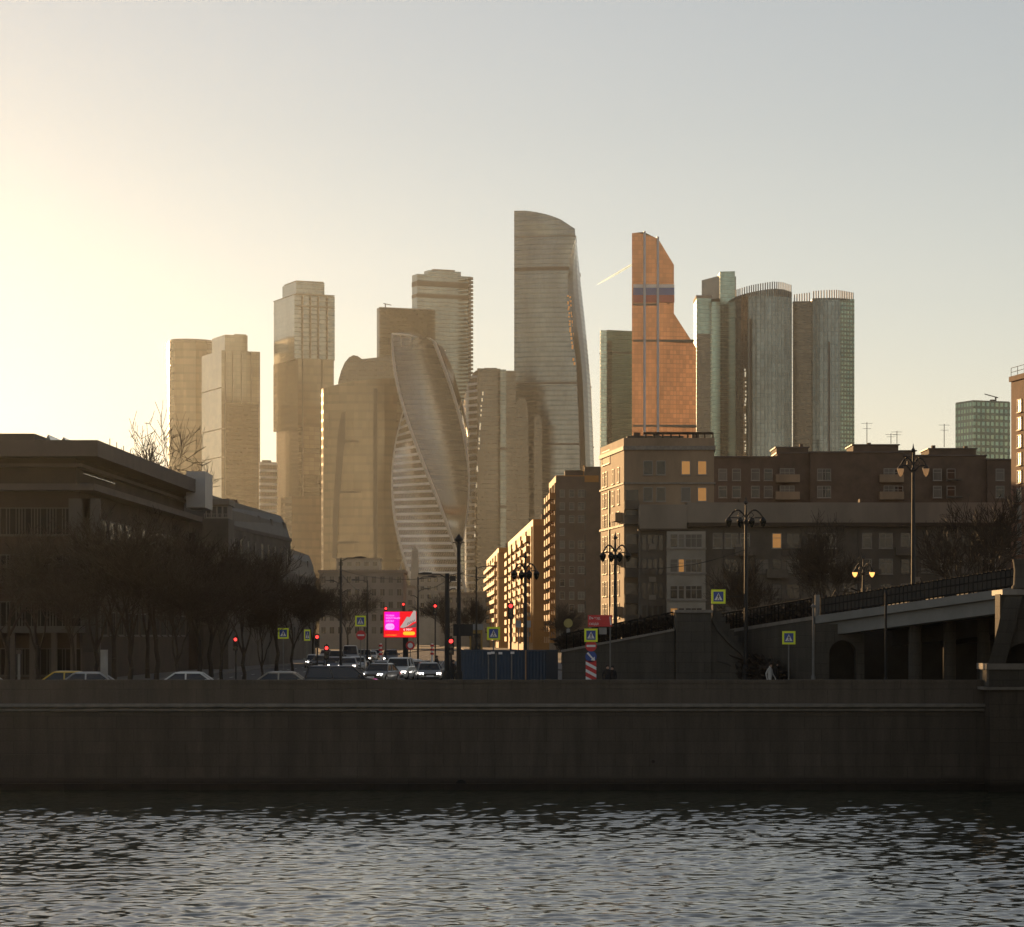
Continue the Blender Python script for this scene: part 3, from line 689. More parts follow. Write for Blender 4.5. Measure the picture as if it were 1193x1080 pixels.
def slab(pts, dys, back, nm, mm):
    A = [Vector((X(a, Y), Y + d, 0 if b_ is None else Z(b_, Y))) for (a, b_), d in zip(pts, dys)]; B = [Vector((p.x, Y + back, p.z)) for p in A]
    q = MB(); n = len(A); q.face(list(reversed(A))); q.face(B)
    for i in range(n): j = (i + 1) % n; q.face([A[i], A[j], B[j], B[i]])
    return q.build(nm, mm, t)
slab([(766.1, None), (766.1, 277.5), (785.5, 308), (785.5, None)], (-2, -2, 4, 4), 36, 'upper_wing', gl_copper)
slab([(766.3, None), (766.3, 338), (768, 340), (811.5, 404.5), (811.5, None)], (-5, -5, -4.6, 5, 5), 32, 'sloping_wing', gl_copper)
for a, yt in ((749.3, 270.6), (764.8, 277)):
    MB().box(X(a, Y), X(a + (1.4 if a == 736 else 2.6), Y), Y - 7.2, Y - 3.6, 0, Z(yt, Y)).build('vertical_fin', m_bluef, t)
fl_cols = [(.62, .6, .58), (.05, .1, .3), (.42, .06, .04)]
fm = [mat(n_, c_, .4, scale=.1, var=.08) for n_, c_ in zip(('flag_white', 'flag_blue', 'flag_red'), fl_cols)]
for a, b_, d in ((737.6, 749.1, -4.8), (752.1, 764.7, -4.8), (767.6, 785.3, -5.2)):
    for i, (y0, y1) in enumerate(((336, 332), (344.5, 336), (353, 344.5))):
        MB().box(X(a, Y), X(b_, Y), Y + d - .3, Y + d + 1.4 + (3 if a > 767 else 0), Z(y1 if False else y1 + (y0 - y1), Y), Z(y1, Y)).build(('white_stripe', 'blue_stripe', 'red_stripe')[i], fm[i], t)
for y0, a, b_, d in ((355, 737.6, 764.7, -4.9), (397, 737.6, 766, -4.9), (397, 767.4, 808, -4.9), (496, 737.6, 766, -4.9), (496, 767.4, 811, -4.9)):
    MB().box(X(a, Y), X(b_, Y), Y + d, Y + d + (1.5 if a < 760 else 9), Z(y0 + 1.6, Y), Z(y0 - .8, Y)).build('plant_floor_band', m_band, t)

t = tower('pale green tower in stepped slabs behind the copper tower', 835, 2600); Y = 2600
MB().prism([(X(811.5, Y), Y), (X(829, Y), Y + 3), (X(829, Y), Y + 40), (X(811.5, Y), Y + 40)], 0, Z(347, Y)).build('low_slab', gl_green, t)
MB().prism([(X(811, Y), Y - 1), (X(829.5, Y), Y + 2), (X(829.5, Y), Y + 42), (X(811, Y), Y + 42)], Z(347, Y), Z(344, Y)).build('roof_ledge', m_conc, t)
MB().prism([(X(812.3, Y), Y - 2), (X(827.5, Y), Y + .5), (X(827.5, Y), Y + 3), (X(812.3, Y), Y + 2)], 0, Z(389, Y)).build('dark_front', gl_dark, t)
MB().prism(quadplan(817.5, 839, 857.5, Y + 12, .35), Z(350, Y), Z(319, Y)).build('upper_block', gl_dark, t)
MB().prism([(X(829.7, Y), Y + 4), (X(839.2, Y), Y + 5), (X(839.2, Y), Y + 45), (X(829.7, Y), Y + 45)], 0, Z(351, Y)).build('middle_slab', gl_green, t)
MB().prism([(X(839.3, Y), Y + 6), (X(857.5, Y), Y + 12), (X(857.5, Y), Y + 50), (X(839.3, Y), Y + 50)], 0, Z(315, Y), ztop=lambda x, y: Z(314 + (X(857, Y) - x) * .1, Y)).build('tall_slab', gl_green, t)

def crown(root, pts, ya, yb, Y, top=None):
    cb = MB(); n = 0
    for (x0, y0), (x1, y1) in zip(pts, pts[1:]):
        L = math.hypot(x1 - x0, y1 - y0); kk = max(1, int(L / 2.0))
        for i in range(kk):
            x = x0 + (x1 - x0) * (i + .5) / kk; y = y0 + (y1 - y0) * (i + .5) / kk
            px = CX + x * F / Y; tt = top(px) if top else ya
            cb.box(x - .45, x + .45, y - .8, y + .8, Z(yb, Y), Z(tt, Y))
    cb.build('finned_crown', m_steel, root)
t = tower('grey green tower with convex face and finned crown, left of its twin', 888, 2550); Y = 2550
tpN = lambda px: lerp_tab([(852, 337), (875, 332), (900, 328), (912, 328), (926, 331)], px)
pn = [(X(a, Y), Y + d) for a, d in ((858, 14), (864, 8), (872, 3.5), (882, .6), (893, 0), (904, 1.5), (914, 5), (924, 11))]
MB().prism(pn + [(X(924, Y), Y + 60), (X(852.5, Y), Y + 60), (X(852.5, Y), Y + 40)], 0, Z(342, Y), ztop=lambda x, y: Z(tpN(CX + x * F / Y) + 8, Y)).build('glass_shaft', gl_vert, t)
crown(t, pn, 330, 345, Y, tpN)
MB().prism([(X(866, Y), Y + 2.5), (X(869, Y), Y + 1.2), (X(869, Y), Y + 8), (X(866, Y), Y + 8)], 0, Z(432, Y)).build('bright_pier', gl_green, t)
MB().box(X(873, Y), X(874.5, Y), Y - .3, Y + 6, 0, Z(371, Y)).build('facade_seam', m_band, t)
t = tower('grey green tower with gridded right flank and finned crown, right of its twin', 962, 2575); Y = 2575
tpO = lambda px: lerp_tab([(925, 341), (950, 338.5), (975, 337.5), (998, 339.5)], px)
pn = [(X(a, Y), Y + d) for a, d in ((947, 4), (955, 1), (965, 0), (979, 2))]
MB().prism(pn + [(X(979, Y), Y + 50), (X(947, Y), Y + 50)], 0, Z(347, Y)).build('glass_shaft', gl_vert, t)
MB().prism([(X(979.2, Y), Y + 3), (X(997, Y), Y + 10), (X(997, Y), Y + 50), (X(979.2, Y), Y + 50)], 0, Z(347, Y)).build('gridded_flank', gl_grid, t)
MB().prism([(X(925.5, Y), Y + 14), (X(946.8, Y), Y + 11), (X(946.8, Y), Y + 50), (X(925.5, Y), Y + 50)], 0, Z(349, Y)).build('dark_flank', gl_dark, t)
crown(t, [(X(926, Y), Y + 15), (X(946, Y), Y + 12)] , 340, 350, Y, tpO); crown(t, pn + [(X(996.5, Y), Y + 11)], 340, 349, Y, tpO)
MB().box(X(965, Y), X(967, Y), Y - .4, Y + 5, 0, Z(398, Y)).build('facade_seam', m_band, t)
t = tower('short glass tower with one sunlit side and a roof crane, far right', 1144, 1700); Y = 1700
MB().prism(quadplan(1113, 1134, 1177, Y, .3), 0, Z(467, Y)).build('glass_shaft', gl_grid, t)
MB().prism(quadplan(1113.6, 1134, 1176, Y + 1, .3), Z(467, Y), Z(466, Y)).build('roof_parapet', m_conc, t)
c = MB(); c.tube(P(1160, 467, Y + 10), P(1160, 462, Y + 10), .5); c.tube(P(1147, 459, Y + 10), P(1163, 463.5, Y + 10), .3); c.box(X(1157, Y), X(1163, Y), Y + 9, Y + 12, Z(467, Y), Z(464, Y)); c.build('roof_crane', m_band, t)

# ---- made-up polished fins, added to give the towers their sun glints
m_pol = mat('polished_metal', (.75, .72, .66), .16, metal=1.0, scale=.2, var=.05)
m_polc = mat('polished_copper', (.7, .34, .12), .3, metal=1.0, scale=.2, var=.05)
def fins(root_label, pts, Y, seed, n, m, d=2.2, w=1.2):
    root = next(o for o in col.objects if o.get('label', '').startswith(root_label)); rr = random.Random(seed); b = MB()
    for i in range(n):
        f = (i + rr.random() * .6) / n; k = f * (len(pts) - 1); j = min(len(pts) - 2, int(k)); px = pts[j][0] + (pts[j + 1][0] - pts[j][0]) * (k - j); py = pts[j][1] + (pts[j + 1][1] - pts[j][1]) * (k - j)
        if rr.random() < .3: continue
        h = rr.uniform(.35, .9) * abs(pts[-1][1] - pts[0][1]) / n; a = rr.uniform(-.12, .22)
        x = X(px + rr.uniform(-.25, .25), Y); T = Matrix.Translation((x, Y, 0)) @ Matrix.Rotation(a, 4, 'Z')
        b.box(-w / 2, w / 2, -d, 0, Z(py + h, Y), Z(py, Y), T=T)
    b.build('glint_fin', m, root)
fins('dark tower with pale curved left flank', [(562, 455), (559, 500), (555, 560), (552.5, 640)], 2468, 5, 34, m_pol, 2.0)
fins('grey green tower with convex face', [(868, 428), (868, 528)], 2551, 6, 26, m_pol, 2.0)
fins('tallest tower', [(661, 335), (664, 380), (669, 425)], 2553, 7, 22, m_polc, 3.0, 1.4)
fins('tallest tower', [(664, 345), (667, 390), (671, 440)], 2556, 8, 20, m_polc, 3.0, 1.4)
0 and fins('tall tower of shifted', [(373.5, 480), (373.5, 556)], 2606, 9, 16, m_pol, 2.0)
fins('sand coloured tower', [(302, 430), (301, 520)], 2668, 10, 18, m_pol, 2.0)
# ================================================================ streets: houses on both sides
def pane_mat(name, c, rough=.08, em=None, spec=.6):
    m, nt, b = newmat(name)
    tc = nd(nt, 'ShaderNodeTexCoord'); oi = nd(nt, 'ShaderNodeObjectInfo')
    n1 = nd(nt, 'ShaderNodeTexNoise', Scale=1.3, Detail=3.0); ad = nd(nt, 'ShaderNodeVectorMath'); ad.operation = 'ADD'
    nt.links.new(tc.outputs['Object'], ad.inputs[0]); nt.links.new(oi.outputs['Random'], ad.inputs[1]); nt.links.new(ad.outputs[0], n1.inputs['Vector'])
    nt.links.new(mixc(nt, math_(nt, 'MULTIPLY', n1.outputs[0], oi.outputs['Random']), tuple(x * 1.5 for x in c), tuple(x * .5 for x in c)), b.inputs['Base Color'])
    b.inputs['Roughness'].default_value = rough; b.inputs['Specular IOR Level'].default_value = spec
    if em: b.inputs['Emission Color'].default_value = (*em, 1); b.inputs['Emission Strength'].default_value = 1
    bp = nd(nt, 'ShaderNodeBump', Strength=.05, Distance=.3); nt.links.new(n1.outputs[0], bp.inputs['Height']); nt.links.new(bp.outputs[0], b.inputs['Normal'])
    return m
p_dark = pane_mat('dark_window_glass', (.015, .014, .013), .1, None, .35); p_curt = pane_mat('curtained_window_glass', (.10, .09, .075), .35, None, .25)
p_glow = pane_mat('sun_glow_window_glass', (.3, .16, .05), .2, (.16, .065, .012)); p_sky = pane_mat('sky_bright_glass', (.06, .06, .055), .03, None, 1.0)  # warm panes: sun on the curtains imitated by emission
m_frame = mat('window_frame', (.24, .22, .19), .6, scale=2, var=.12); m_framed = mat('dark_window_frame', (.05, .045, .04), .6, scale=2, var=.12)
m_cream = mat('cream_render', (.25, .18, .115), .8, scale=.35, var=.22, bump=.25, bscale=14, stretch=(1, 1, .35))
m_creamw = mat('pale_attic_render', (.2, .17, .135), .85, scale=.25, var=.16, bump=.2, bscale=12, stretch=(1, 1, .4))
m_brown = mat('brown_brick_wall', (.1, .068, .048), .9, scale=.5, var=.25, bump=.3, bscale=20)
m_brick = mat('red_brick_wall', (.2, .095, .055), .85, scale=.6, var=.22, bump=.3, bscale=22)
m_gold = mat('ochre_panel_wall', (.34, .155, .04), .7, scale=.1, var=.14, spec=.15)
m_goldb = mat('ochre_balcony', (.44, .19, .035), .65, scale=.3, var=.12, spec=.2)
m_dbrown = mat('dark_brown_render', (.04, .028, .019), .9, scale=.4, var=.25, bump=.25, bscale=10)
m_slab = mat('grey_roof_slab', (.085, .07, .058), .8, scale=.4, var=.15)
m_zinc = mat('zinc_roof', (.05, .045, .04), .6, metal=.3, scale=.5, var=.2)
m_tin = mat('roof_tin', (.08, .06, .05), .6, scale=.3, var=.25)
m_grim = mat('grimy_grey_render', (.095, .083, .068), .9, scale=.3, var=.25, bump=.2, bscale=9)

p_matte = pane_mat('dull_dark_window_glass', (.012, .011, .01), .6, None, .04)
def facade(a, c):
    a = Vector((*a, 0)); c = Vector((*c, 0)); x = (c - a).normalized(); z = Vector((0, 0, 1)); y = z.cross(x)
    return Matrix(((x.x, y.x, 0, a.x), (x.y, y.y, 0, a.y), (0, 0, 1, 0), (0, 0, 0, 1))), (c - a).length
_win = {}
def win_mesh(w, h, style, fm):
    key = (round(w, 2), round(h, 2), style, fm.name)
    if key in _win: return _win[key]
    b = MB(); t = .09; d = -.07
    b.box(-w / 2 - t, w / 2 + t, d, .03, -h / 2 - t, -h / 2); b.box(-w / 2 - t, w / 2 + t, d, .03, h / 2, h / 2 + t)
    b.box(-w / 2 - t, -w / 2, d, .03, -h / 2 + .001, h / 2 - .001); b.box(w / 2, w / 2 + t, d, .03, -h / 2 + .001, h / 2 - .001)
    nv = max(1, int(round(w / .75)))
    for i in range(1, nv):
        x = -w / 2 + w * i / nv; b.box(x - .035, x + .035, -.05, .0, -h / 2 + .002, h / 2 - .002)
    if style != 'plain': b.box(-w / 2 + .002, w / 2 - .002, -.048, -.002, h * .18, h * .18 + .06)
    b.box(-w / 2 - .16, w / 2 + .16, -.17, .02, -h / 2 - t - .07, -h / 2 - t - .002)
    o = b.build('window', fm); p = MB().box(-w / 2 + .003, w / 2 - .003, -.02, .02, -h / 2 + .003, h / 2 - .003).build('pane', p_dark)
    bpy.data.objects.remove(o, do_unlink=False) if False else None
    fmsh, pms = o.data, p.data
    panes = {}
    for nm, mm in (('d', p_dark), ('c', p_curt), ('l', p_glow), ('s', p_sky), ('m', p_matte)):
        q = pms.copy(); q.materials.clear(); q.materials.append(mm); panes[nm] = q
    bpy.data.objects.remove(o); bpy.data.objects.remove(p)
    _win[key] = (fmsh, panes); return _win[key]
def window(root, T, x, z, w, h, kind='d', fm=None, style='cross', name='window'):
    fmsh, panes = win_mesh(w, h, style, fm or m_frame)
    o = bpy.data.objects.new(name, fmsh); col.objects.link(o); attach(o, root); o.matrix_basis = T @ Matrix.Translation((x, 0, z))
    p = bpy.data.objects.new('pane', panes[kind]); col.objects.link(p); p.parent = o
    return o
wr = random.Random(11)
def grid(root, T, xs, zs, w, h, mix='ddddc', fm=None, style='cross', skip=.0):
    for z in zs:
        for x in xs:
            if wr.random() < skip: continue
            window(root, T, x, z, w, h, wr.choice(mix), fm, style)
def fbox(root, T, x0, x1, y0, y1, z0, z1, name, m):
    return MB().box(x0, x1, y0, y1, z0, z1, T=T).build(name, m, root)
def balcony(root, T, x, z, w, d=1.1, h=1.0, m=None, name='balcony', roof=False):
    b = MB(); b.box(x - w / 2, x + w / 2, -d, -.004, z - .15, z, T=T); b.box(x - w / 2, x + w / 2, -d, -d + .08, z + .002, z + h, T=T)
    b.box(x - w / 2, x - w / 2 + .08, -d + .082, -.005, z + .002, z + h, T=T); b.box(x + w / 2 - .08, x + w / 2, -d + .082, -.005, z + .002, z + h, T=T)
    return b.build(name, m, root)
def antenna(root, px, py0, py1, Y, arms=2):
    b = MB(); b.tube(P(px, py0, Y), P(px, py1, Y), .05, n=5); H = (py0 - py1) * Y / F
    for i in range(arms):
        z = Z(py1, Y) - .15 - i * H * .22; b.tube((X(px, Y) - .8 + i * .2, Y, z), (X(px, Y) + .8 - i * .2, Y, z), .03, n=4)
    return b.build('roof_antenna', m_iron, root)

# ---------- the stepped cream block with its long wing (right)
t = thing('apartment_building', 'cream stepped apartment block whose left edge glows in the sun, long wing with pale attic', 'apartment block', (X(760, 352), 356, 0)); Y = 350.0
cN = (X(727, Y), Y); cF = (X(700, 368.6), 368.6); cR = (X(832, Y), Y)
ztop = Z(513, Y)
poly = [cN, cR, (cR[0] + 1, 372), (cF[0] + 2, 372), cF]
MB().prism(poly, 0, ztop - 1.2).build('wall', m_cream, t)
TL, LL = facade(cF, cN); TF, LF = facade(cN, cR)
def course(poly, d, z0, z1, name, m):
    MB().prism(inset(poly, -d), z0, z1).build(name, m, t)
course(poly, .35, ztop - 1.2, ztop - .7, 'cornice', m_coping); course(poly, .1, ztop - .697, ztop + .3, 'parapet', m_cream)
course(poly, .28, Z(564, Y), Z(562, Y), 'string_course', m_coping); course(poly, .28, Z(613, Y), Z(610.5, Y), 'string_course', m_coping)
MB().box(X(733, Y), X(800, Y), 356, 368, ztop + .303, ztop + 1.0).build('roof_hut', m_grim, t)
b = MB(); b.box(X(750, Y), X(832, Y), 351, 351.3, ztop + .8, ztop + 1.1)
for i in range(9): b.box(X(752 + i * 9.8, Y), X(752 + i * 9.8, Y) + .2, 351.05, 351.25, ztop + .302, ztop + .798)
b.build('terrace_rail', m_dbrown, t)
# dormer-like terrace frame and chimneys on the roof
for px in (742, 765, 812): MB().box(X(px, Y), X(px, Y) + .9, 360, 361, ztop + .302, ztop + 1.7).build('chimney', m_brown, t)
for zz, hh in ((Z(525, Y), 1.6),) : window(t, TL, 4.5, zz, 6.2, hh, 'm', m_framed)
rows = [Z(p, Y) for p in (551, 577, 603, 629, 657, 684, 711)]
for z in rows:
    for i, x in enumerate((2.4, 4.6, 10.2, 14.6)):
        window(t, TL, x, z, 1.25, 1.75, 'm', m_framed)
for z in (Z(590, Y), Z(640, Y), Z(700, Y)): balcony(t, TL, 15.4, z - 1.6, 4.2, .9, .9, m_cream)
fbox(t, TL, 7.2, 7.5, -.14, .1, 3, Z(566, Y), 'drain_pipe', m_zinc)
for z in (Z(545, Y), Z(576, Y)):
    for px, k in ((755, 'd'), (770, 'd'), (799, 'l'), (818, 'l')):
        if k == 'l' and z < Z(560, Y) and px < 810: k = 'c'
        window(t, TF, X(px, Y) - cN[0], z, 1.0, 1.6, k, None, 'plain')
for p in (583, 600, 634, 662, 692, 716):
    balcony(t, TF, X(736, Y) - cN[0], Z(p, Y) - 1.0, 1.8, 1.2, .95, m_grim)
    fbox(t, TF, .25, 1.75, -.06, .02, Z(p, Y) - .9, Z(p, Y) + 1.3, 'loggia_glazing', p_dark)
# wing
Yw = 345.5; WL = (X(745, Yw), Yw); WR = (X(1225, Yw), Yw)
MB().box(WL[0], WR[0], Yw, 349.6, 0, Z(611, Yw)).build('wing_wall', m_grim, t)
for (a, c, yt, yb, dd, nm) in ((745, 800, 588, 616, -.5, m_creamw), (800.2, 1225, 585.5, 609, -.35, m_creamw)):
    MB().box(X(a, Yw), X(c, Yw), Yw + dd, 349.8, Z(yb, Yw) + (.003 if a > 750 else -.003), Z(yt, Yw)).build('attic', nm, t)
b = MB(); b.box(X(743, Yw), X(801, Yw), Yw - 1.0, Yw + .5, Z(618.5, Yw), Z(616.1, Yw)); b.box(X(801.2, Yw), X(1225, Yw), Yw - 1.1, Yw + .5, Z(614, Yw), Z(609.2, Yw)); b.build('eaves', m_dbrown, t)
MB().box(X(820, Yw), X(1225, Yw), 349.85, 352, Z(586, Yw), Z(583.8, Yw)).build('roof_edge', m_tin, t)
TW, LW = facade(WL, WR)
wx = lambda px: X(px, Yw) - WL[0]
for p in (632, 660, 688, 714):
    for px in (750.5, 757, 763.5, 770): window(t, TW, wx(px), Z(p, Yw), .45, 1.75, 'd', m_framed, 'plain')
# projecting bay
Yb_ = 343.8
MB().box(X(777, Yb_), X(822, Yb_), Yb_, Yw - .004, 0, Z(619, Yb_)).build('bay', mat('pale_bay_render', (.27, .245, .2), .85, scale=.35, var=.18, bump=.2, bscale=12), t)
TB, LB = facade((X(777, Yb_), Yb_), (X(822, Yb_), Yb_))
for i, p in enumerate((630, 659, 690, 716)):
    fbox(t, TB, -.1, LB + .1, -.16, .02, Z(p + 8, Yb_) - .24, Z(p + 8, Yb_), 'sill_course', m_coping)
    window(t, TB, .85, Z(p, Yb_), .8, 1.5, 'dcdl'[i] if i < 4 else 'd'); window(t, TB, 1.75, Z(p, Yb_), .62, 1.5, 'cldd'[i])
    window(t, TB, 3.25, Z(p, Yb_), 1.9, 1.5, 'cddd'[i])
for p in (630, 660, 689, 715):
    for px in (836, 852, 868, 888, 905, 924, 946, 966, 990, 1010, 1032, 1055, 1080, 1104, 1128, 1152, 1174):
        k = wr.choice('ddddcccd')
        if wr.random() < .1: continue
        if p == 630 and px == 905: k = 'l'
        window(t, TW, wx(px), Z(p, Yw), 1.0 if px % 3 else 1.5, 1.7, k, m_framed if wr.random() < .5 else m_frame)
for p, px in ((646, 868), (672, 905), (646, 946), (672, 990), (646, 1055), (674, 1104), (702, 868), (702, 946)): balcony(t, TW, wx(px), Z(p, Yw), 2.6, 1.2, .9, m_grim)
for px in (843, 935, 1000, 1068, 1140): fbox(t, TW, wx(px) - .08, wx(px) + .08, -.17, -.01, 1, Z(615, Yw), 'drain_pipe', m_zinc)
for px, pw in ((862, 9), (1002, 14)): MB().box(X(px, 352), X(px + pw, 352), 352.2, 354, Z(590, 352), Z(581, 352)).build('chimney', m_brown, t)

for k in range(26):
    px = wr.choice((754, 760, 767, 843, 860, 879, 897, 915, 935, 957, 978, 1000, 1022, 1044, 1068)); p = wr.choice((637, 645, 666, 675, 696, 703))
    fbox(t, TW, wx(px) - .42, wx(px) + .42, -.42, -.01, Z(p, Yw) - .3, Z(p, Yw) + .3, 'air_conditioner', m_slab if k % 3 else m_creamw)
# ---------- brown block behind it
t = thing('apartment_building', 'long brown apartment block with huts and antennas on its flat roof, behind the pale attic', 'apartment block', (X(1000, 400), 405, 0)); Y = 400.0
secs = ((832, 906, 533), (906.1, 944, 528), (944.1, 1052, 527.5), (1052.1, 1150, 531), (1150.1, 1182, 536))
for i, (a, c, pt) in enumerate(secs):
    MB().box(X(a, Y), X(c, Y), Y + (i % 2) * .8, 416, 0, Z(pt, Y)).build('wall', m_brown, t)
    MB().box(X(a, Y) - .15, X(c, Y) + .1, Y + (i % 2) * .8 - .25, 416, Z(pt, Y) + .003, Z(pt - 1.6, Y)).build('parapet', m_tin, t)
for a, c, pt, pb in ((907, 944, 520, 527), (997, 1050, 517, 527), (1086, 1141, 521.5, 530), (1052, 1070, 524, 530)):
    MB().box(X(a, Y), X(c, Y), Y + 3, 411, Z(pb, Y), Z(pt, Y)).build('roof_hut', m_brown, t)
    MB().box(X(a, Y) - .2, X(c, Y) + .2, Y + 2.8, 411.2, Z(pt, Y) + .003, Z(pt - 1.2, Y)).build('roof_slab', m_tin, t)
TT, LL = facade((X(832, Y), Y), (X(1182, Y), Y)); bx = lambda px: X(px, Y) - X(832, Y)
for p in (553, 573):
    for px in (842, 858, 880, 895, 957, 963, 1047, 1092, 1108, 1165): window(t, TT, bx(px), Z(p, Y), 1.05, 1.5, wr.choice('ddcc'))
    for px in (917, 1038): balcony(t, TT, bx(px), Z(p + 8, Y), 3.4, 1.1 - .0, .95, m_cream); window(t, TT, bx(px), Z(p, Y), 1.9, 1.6, 'c')
    fbox(t, TT, bx(1097) + .8, bx(1120), -1.0, -.003, Z(p + 7, Y), Z(p + 5, Y), 'balcony', m_grim)
for px, a, c in ((1010, 520, 492), (1038, 517, 505), (1045, 517, 502), (1100, 521, 494), (953, 526, 512)): antenna(t, px, a, c, Y + 5)
for px, a, c in ((1016, 517, 513), (1092, 521, 516), (936, 520, 514), (1130, 522, 517)):
    MB().box(X(px, Y), X(px + 4, Y), Y + 5, Y + 6, Z(a, Y), Z(c, Y)).build('chimney', m_brown, t)

# ---------- brick block at the right edge
t = thing('apartment_building', 'tall red brick block cut by the right edge, warm light on its side', 'apartment block', (X(1215, 325), 330, 0))
cF = (X(1178, 330), 330.0); cN = (cF[0] + 18 * .16, 312.0); zt = Z(445, 330)
pol = [cN, (cN[0] + 16, 312), (cN[0] + 16, 330), cF]
MB().prism(pol, 0, zt).build('wall', m_brick, t)
MB().prism(inset(pol, -.3), zt + .003, zt + .6).build('parapet', m_brick, t)
rl = MB(); 
for i in range(9): p = Vector((*cF, zt + .6)).lerp(Vector((*cN, zt + .6)), i / 8); rl.tube(p, p + Vector((0, 0, 1.0)), .04, n=4)
for h in (.5, 1.0): rl.tube(Vector((*cF, zt + .6 + h)), Vector((*cN, zt + .6 + h)), .035, n=4)
rl.build('roof_railing', m_iron, t)
TR_, L = facade(cF, cN)
for i in range(11): 
    for x in (2.9, 7.5, 12.5): window(t, TR_, x, Z(475, 330) - i * 2.05 * 1.0, 1.3, 1.35, 'c', m_frame)

# ---------- sunlit avenue blocks
def slabhouse(label, pn_, pf, pr_, pt, Yn, Yf, depthx, cols, rows, mw, mb_, spacing_top=2.2, cont=False):
    cN = (X(pn_, Yn), Yn); cF = (X(pf, Yf), Yf); w = depthx
    t = thing('apartment_building', label, 'apartment block', (cN[0] + w / 2, Yn + 5, 0))
    zt = Z(pt, Yn); pol = [cN, (cN[0] + w, Yn), (cN[0] + w, Yf), cF]
    MB().prism(pol, 0, zt - 1.4).build('wall', mw, t)
    MB().prism(inset(pol, -.25), zt - 1.397, zt).build('parapet', mb_, t)
    T, L = facade(cF, cN); st = (zt - 4.5) / rows
    for r in range(rows):
        z = 2.2 + r * st
        if cont:
            for k in range(2):
                fbox(t, T, L * (.03 + .47 * k), L * (.48 + .47 * k), -1.2, -.01, z, z + 1.15, 'balcony', mb_)
        else:
            for c in range(cols):
                x = L * (c + .5) / cols; balcony(t, T, x, z, L / cols * .52, 1.3, 1.15, mb_)
    for c in range(cols):
        x = L * (c + .5) / cols
        fbox(t, T, x - L / cols * .24, x + L / cols * .24, -.05, .02, 3, zt - 3.5, 'glazing_strip', m_brown)
        fbox(t, T, x + L / cols * .34, x + L / cols * .42, -.35, .02, 2, zt - 1.5, 'pilaster', mb_)
    TF_, LF_ = facade(cN, (cN[0] + w, Yn))
    for r in range(1, rows, 1):
        for x in (LF_ * .3, LF_ * .62): window(t, TF_, x, 3 + r * st, 1.3, 1.4, wr.choice('ddc'), m_framed)
    MB().box(cN[0] + 2, cN[0] + 6, Yn + 8, Yn + 16, zt + .003, zt + 1.6).build('roof_hut', m_brown, t)
    return t
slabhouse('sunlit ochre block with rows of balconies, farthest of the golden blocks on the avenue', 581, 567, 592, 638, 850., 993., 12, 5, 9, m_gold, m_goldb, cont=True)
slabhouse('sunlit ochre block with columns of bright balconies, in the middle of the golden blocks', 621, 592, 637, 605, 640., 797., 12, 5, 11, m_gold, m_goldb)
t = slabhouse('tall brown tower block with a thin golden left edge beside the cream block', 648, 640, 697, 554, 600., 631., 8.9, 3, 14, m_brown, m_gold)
Y = 600.0
MB().box(X(647.6, Y), X(681, Y), Y - .5, Y + 12, 0, Z(555, Y)).build('front_wall', m_brown, t)
MB().box(X(681.1, Y), X(700, Y), Y + .2, Y + 26, 0, Z(543.5, Y)).build('rear_shaft', m_brown, t)
TF_, L = facade((X(647.6, Y), Y - .5), (X(681, Y), Y - .5))
for r in range(12):
    for px in (655, 666, 677): 
        if wr.random() < .8: window(t, TF_, X(px, Y) - X(647.6, Y), Z(575, Y) - r * 2.7, 1.2 if px > 670 else .9, 1.4, wr.choice('ddcc'))
MB().box(X(680, Y), X(682, Y), Y + 4, Y + 5, Z(556, Y), Z(541, Y)).build('chimney', m_gold, t)

# ---------- left side: modern dark block with overhanging roof slab
t = thing('office_building', 'dark modern block with overhanging grey roof slab and upper glass strip, behind the bare trees', 'office building', (-36, 216, 0))
Yn = 210.0; Yf = 269.0; cN = (X(110, Yn), Yn); cF = (X(236, Yf), Yf)
pol = [(-75, Yn), cN, cF, (-75, Yf)]
ins = [(-75, Yn + 1.5), (cN[0] - 1.3, Yn + 1.5), (cF[0] - 1.3, Yf), (-75, Yf)]
z1 = Z(575, Yn); z2 = Z(541, Yn); z3 = Z(513, Yn)
MB().prism(ins, 0, z1 + .247).build('wall', m_dbrown, t)
MB().prism(pol, z1 + .25, z1 + .75).build('floor_slab', m_slab, t)
MB().prism(inset(ins, .6), z1 + .753, z3 - 1.203).build('upper_storey', m_dbrown, t)
MB().prism(inset(ins, -.25), z2 - .1, z2 + .15).build('roof_soffit', m_slab, t)
MB().prism(inset(pol, -.5), z3 - 1.2, z3).build('roof_slab', m_slab, t)
TS, LS = facade((cN[0] - 1.3, Yn + 1.5), (cF[0] - 1.3, Yf))
for i in range(4): fbox(t, TS, 1.5 + i * 3.4, 4.6 + i * 3.4, -.12, .02, z1 + 1.6, z2 - .5, 'glass_strip', p_sky)
for lvl in range(3):
    for i in range(14): window(t, TS, 2.5 + i * 3.9, z1 - 2.4 - lvl * 3.6, 2.4, 1.7, 'm' if lvl else 'd', m_framed, 'plain')
TFa, LFa = facade((-75, Yn + 1.5), (cN[0] - 1.3, Yn + 1.5))
fx = lambda px: X(px, Yn + 1.5) + 75
for px, w_, y0, y1 in ((93, 1.6, 572, 720), (112 - 5, 1.3, 560, 760)): fbox(t, TFa, fx(px) - w_ / 2, fx(px) + w_ / 2, -.25, .02, Z(y1, Yn), Z(y0, Yn) if Z(y0, Yn) < z1 else z1 - .3, 'dark_pier', m_band)
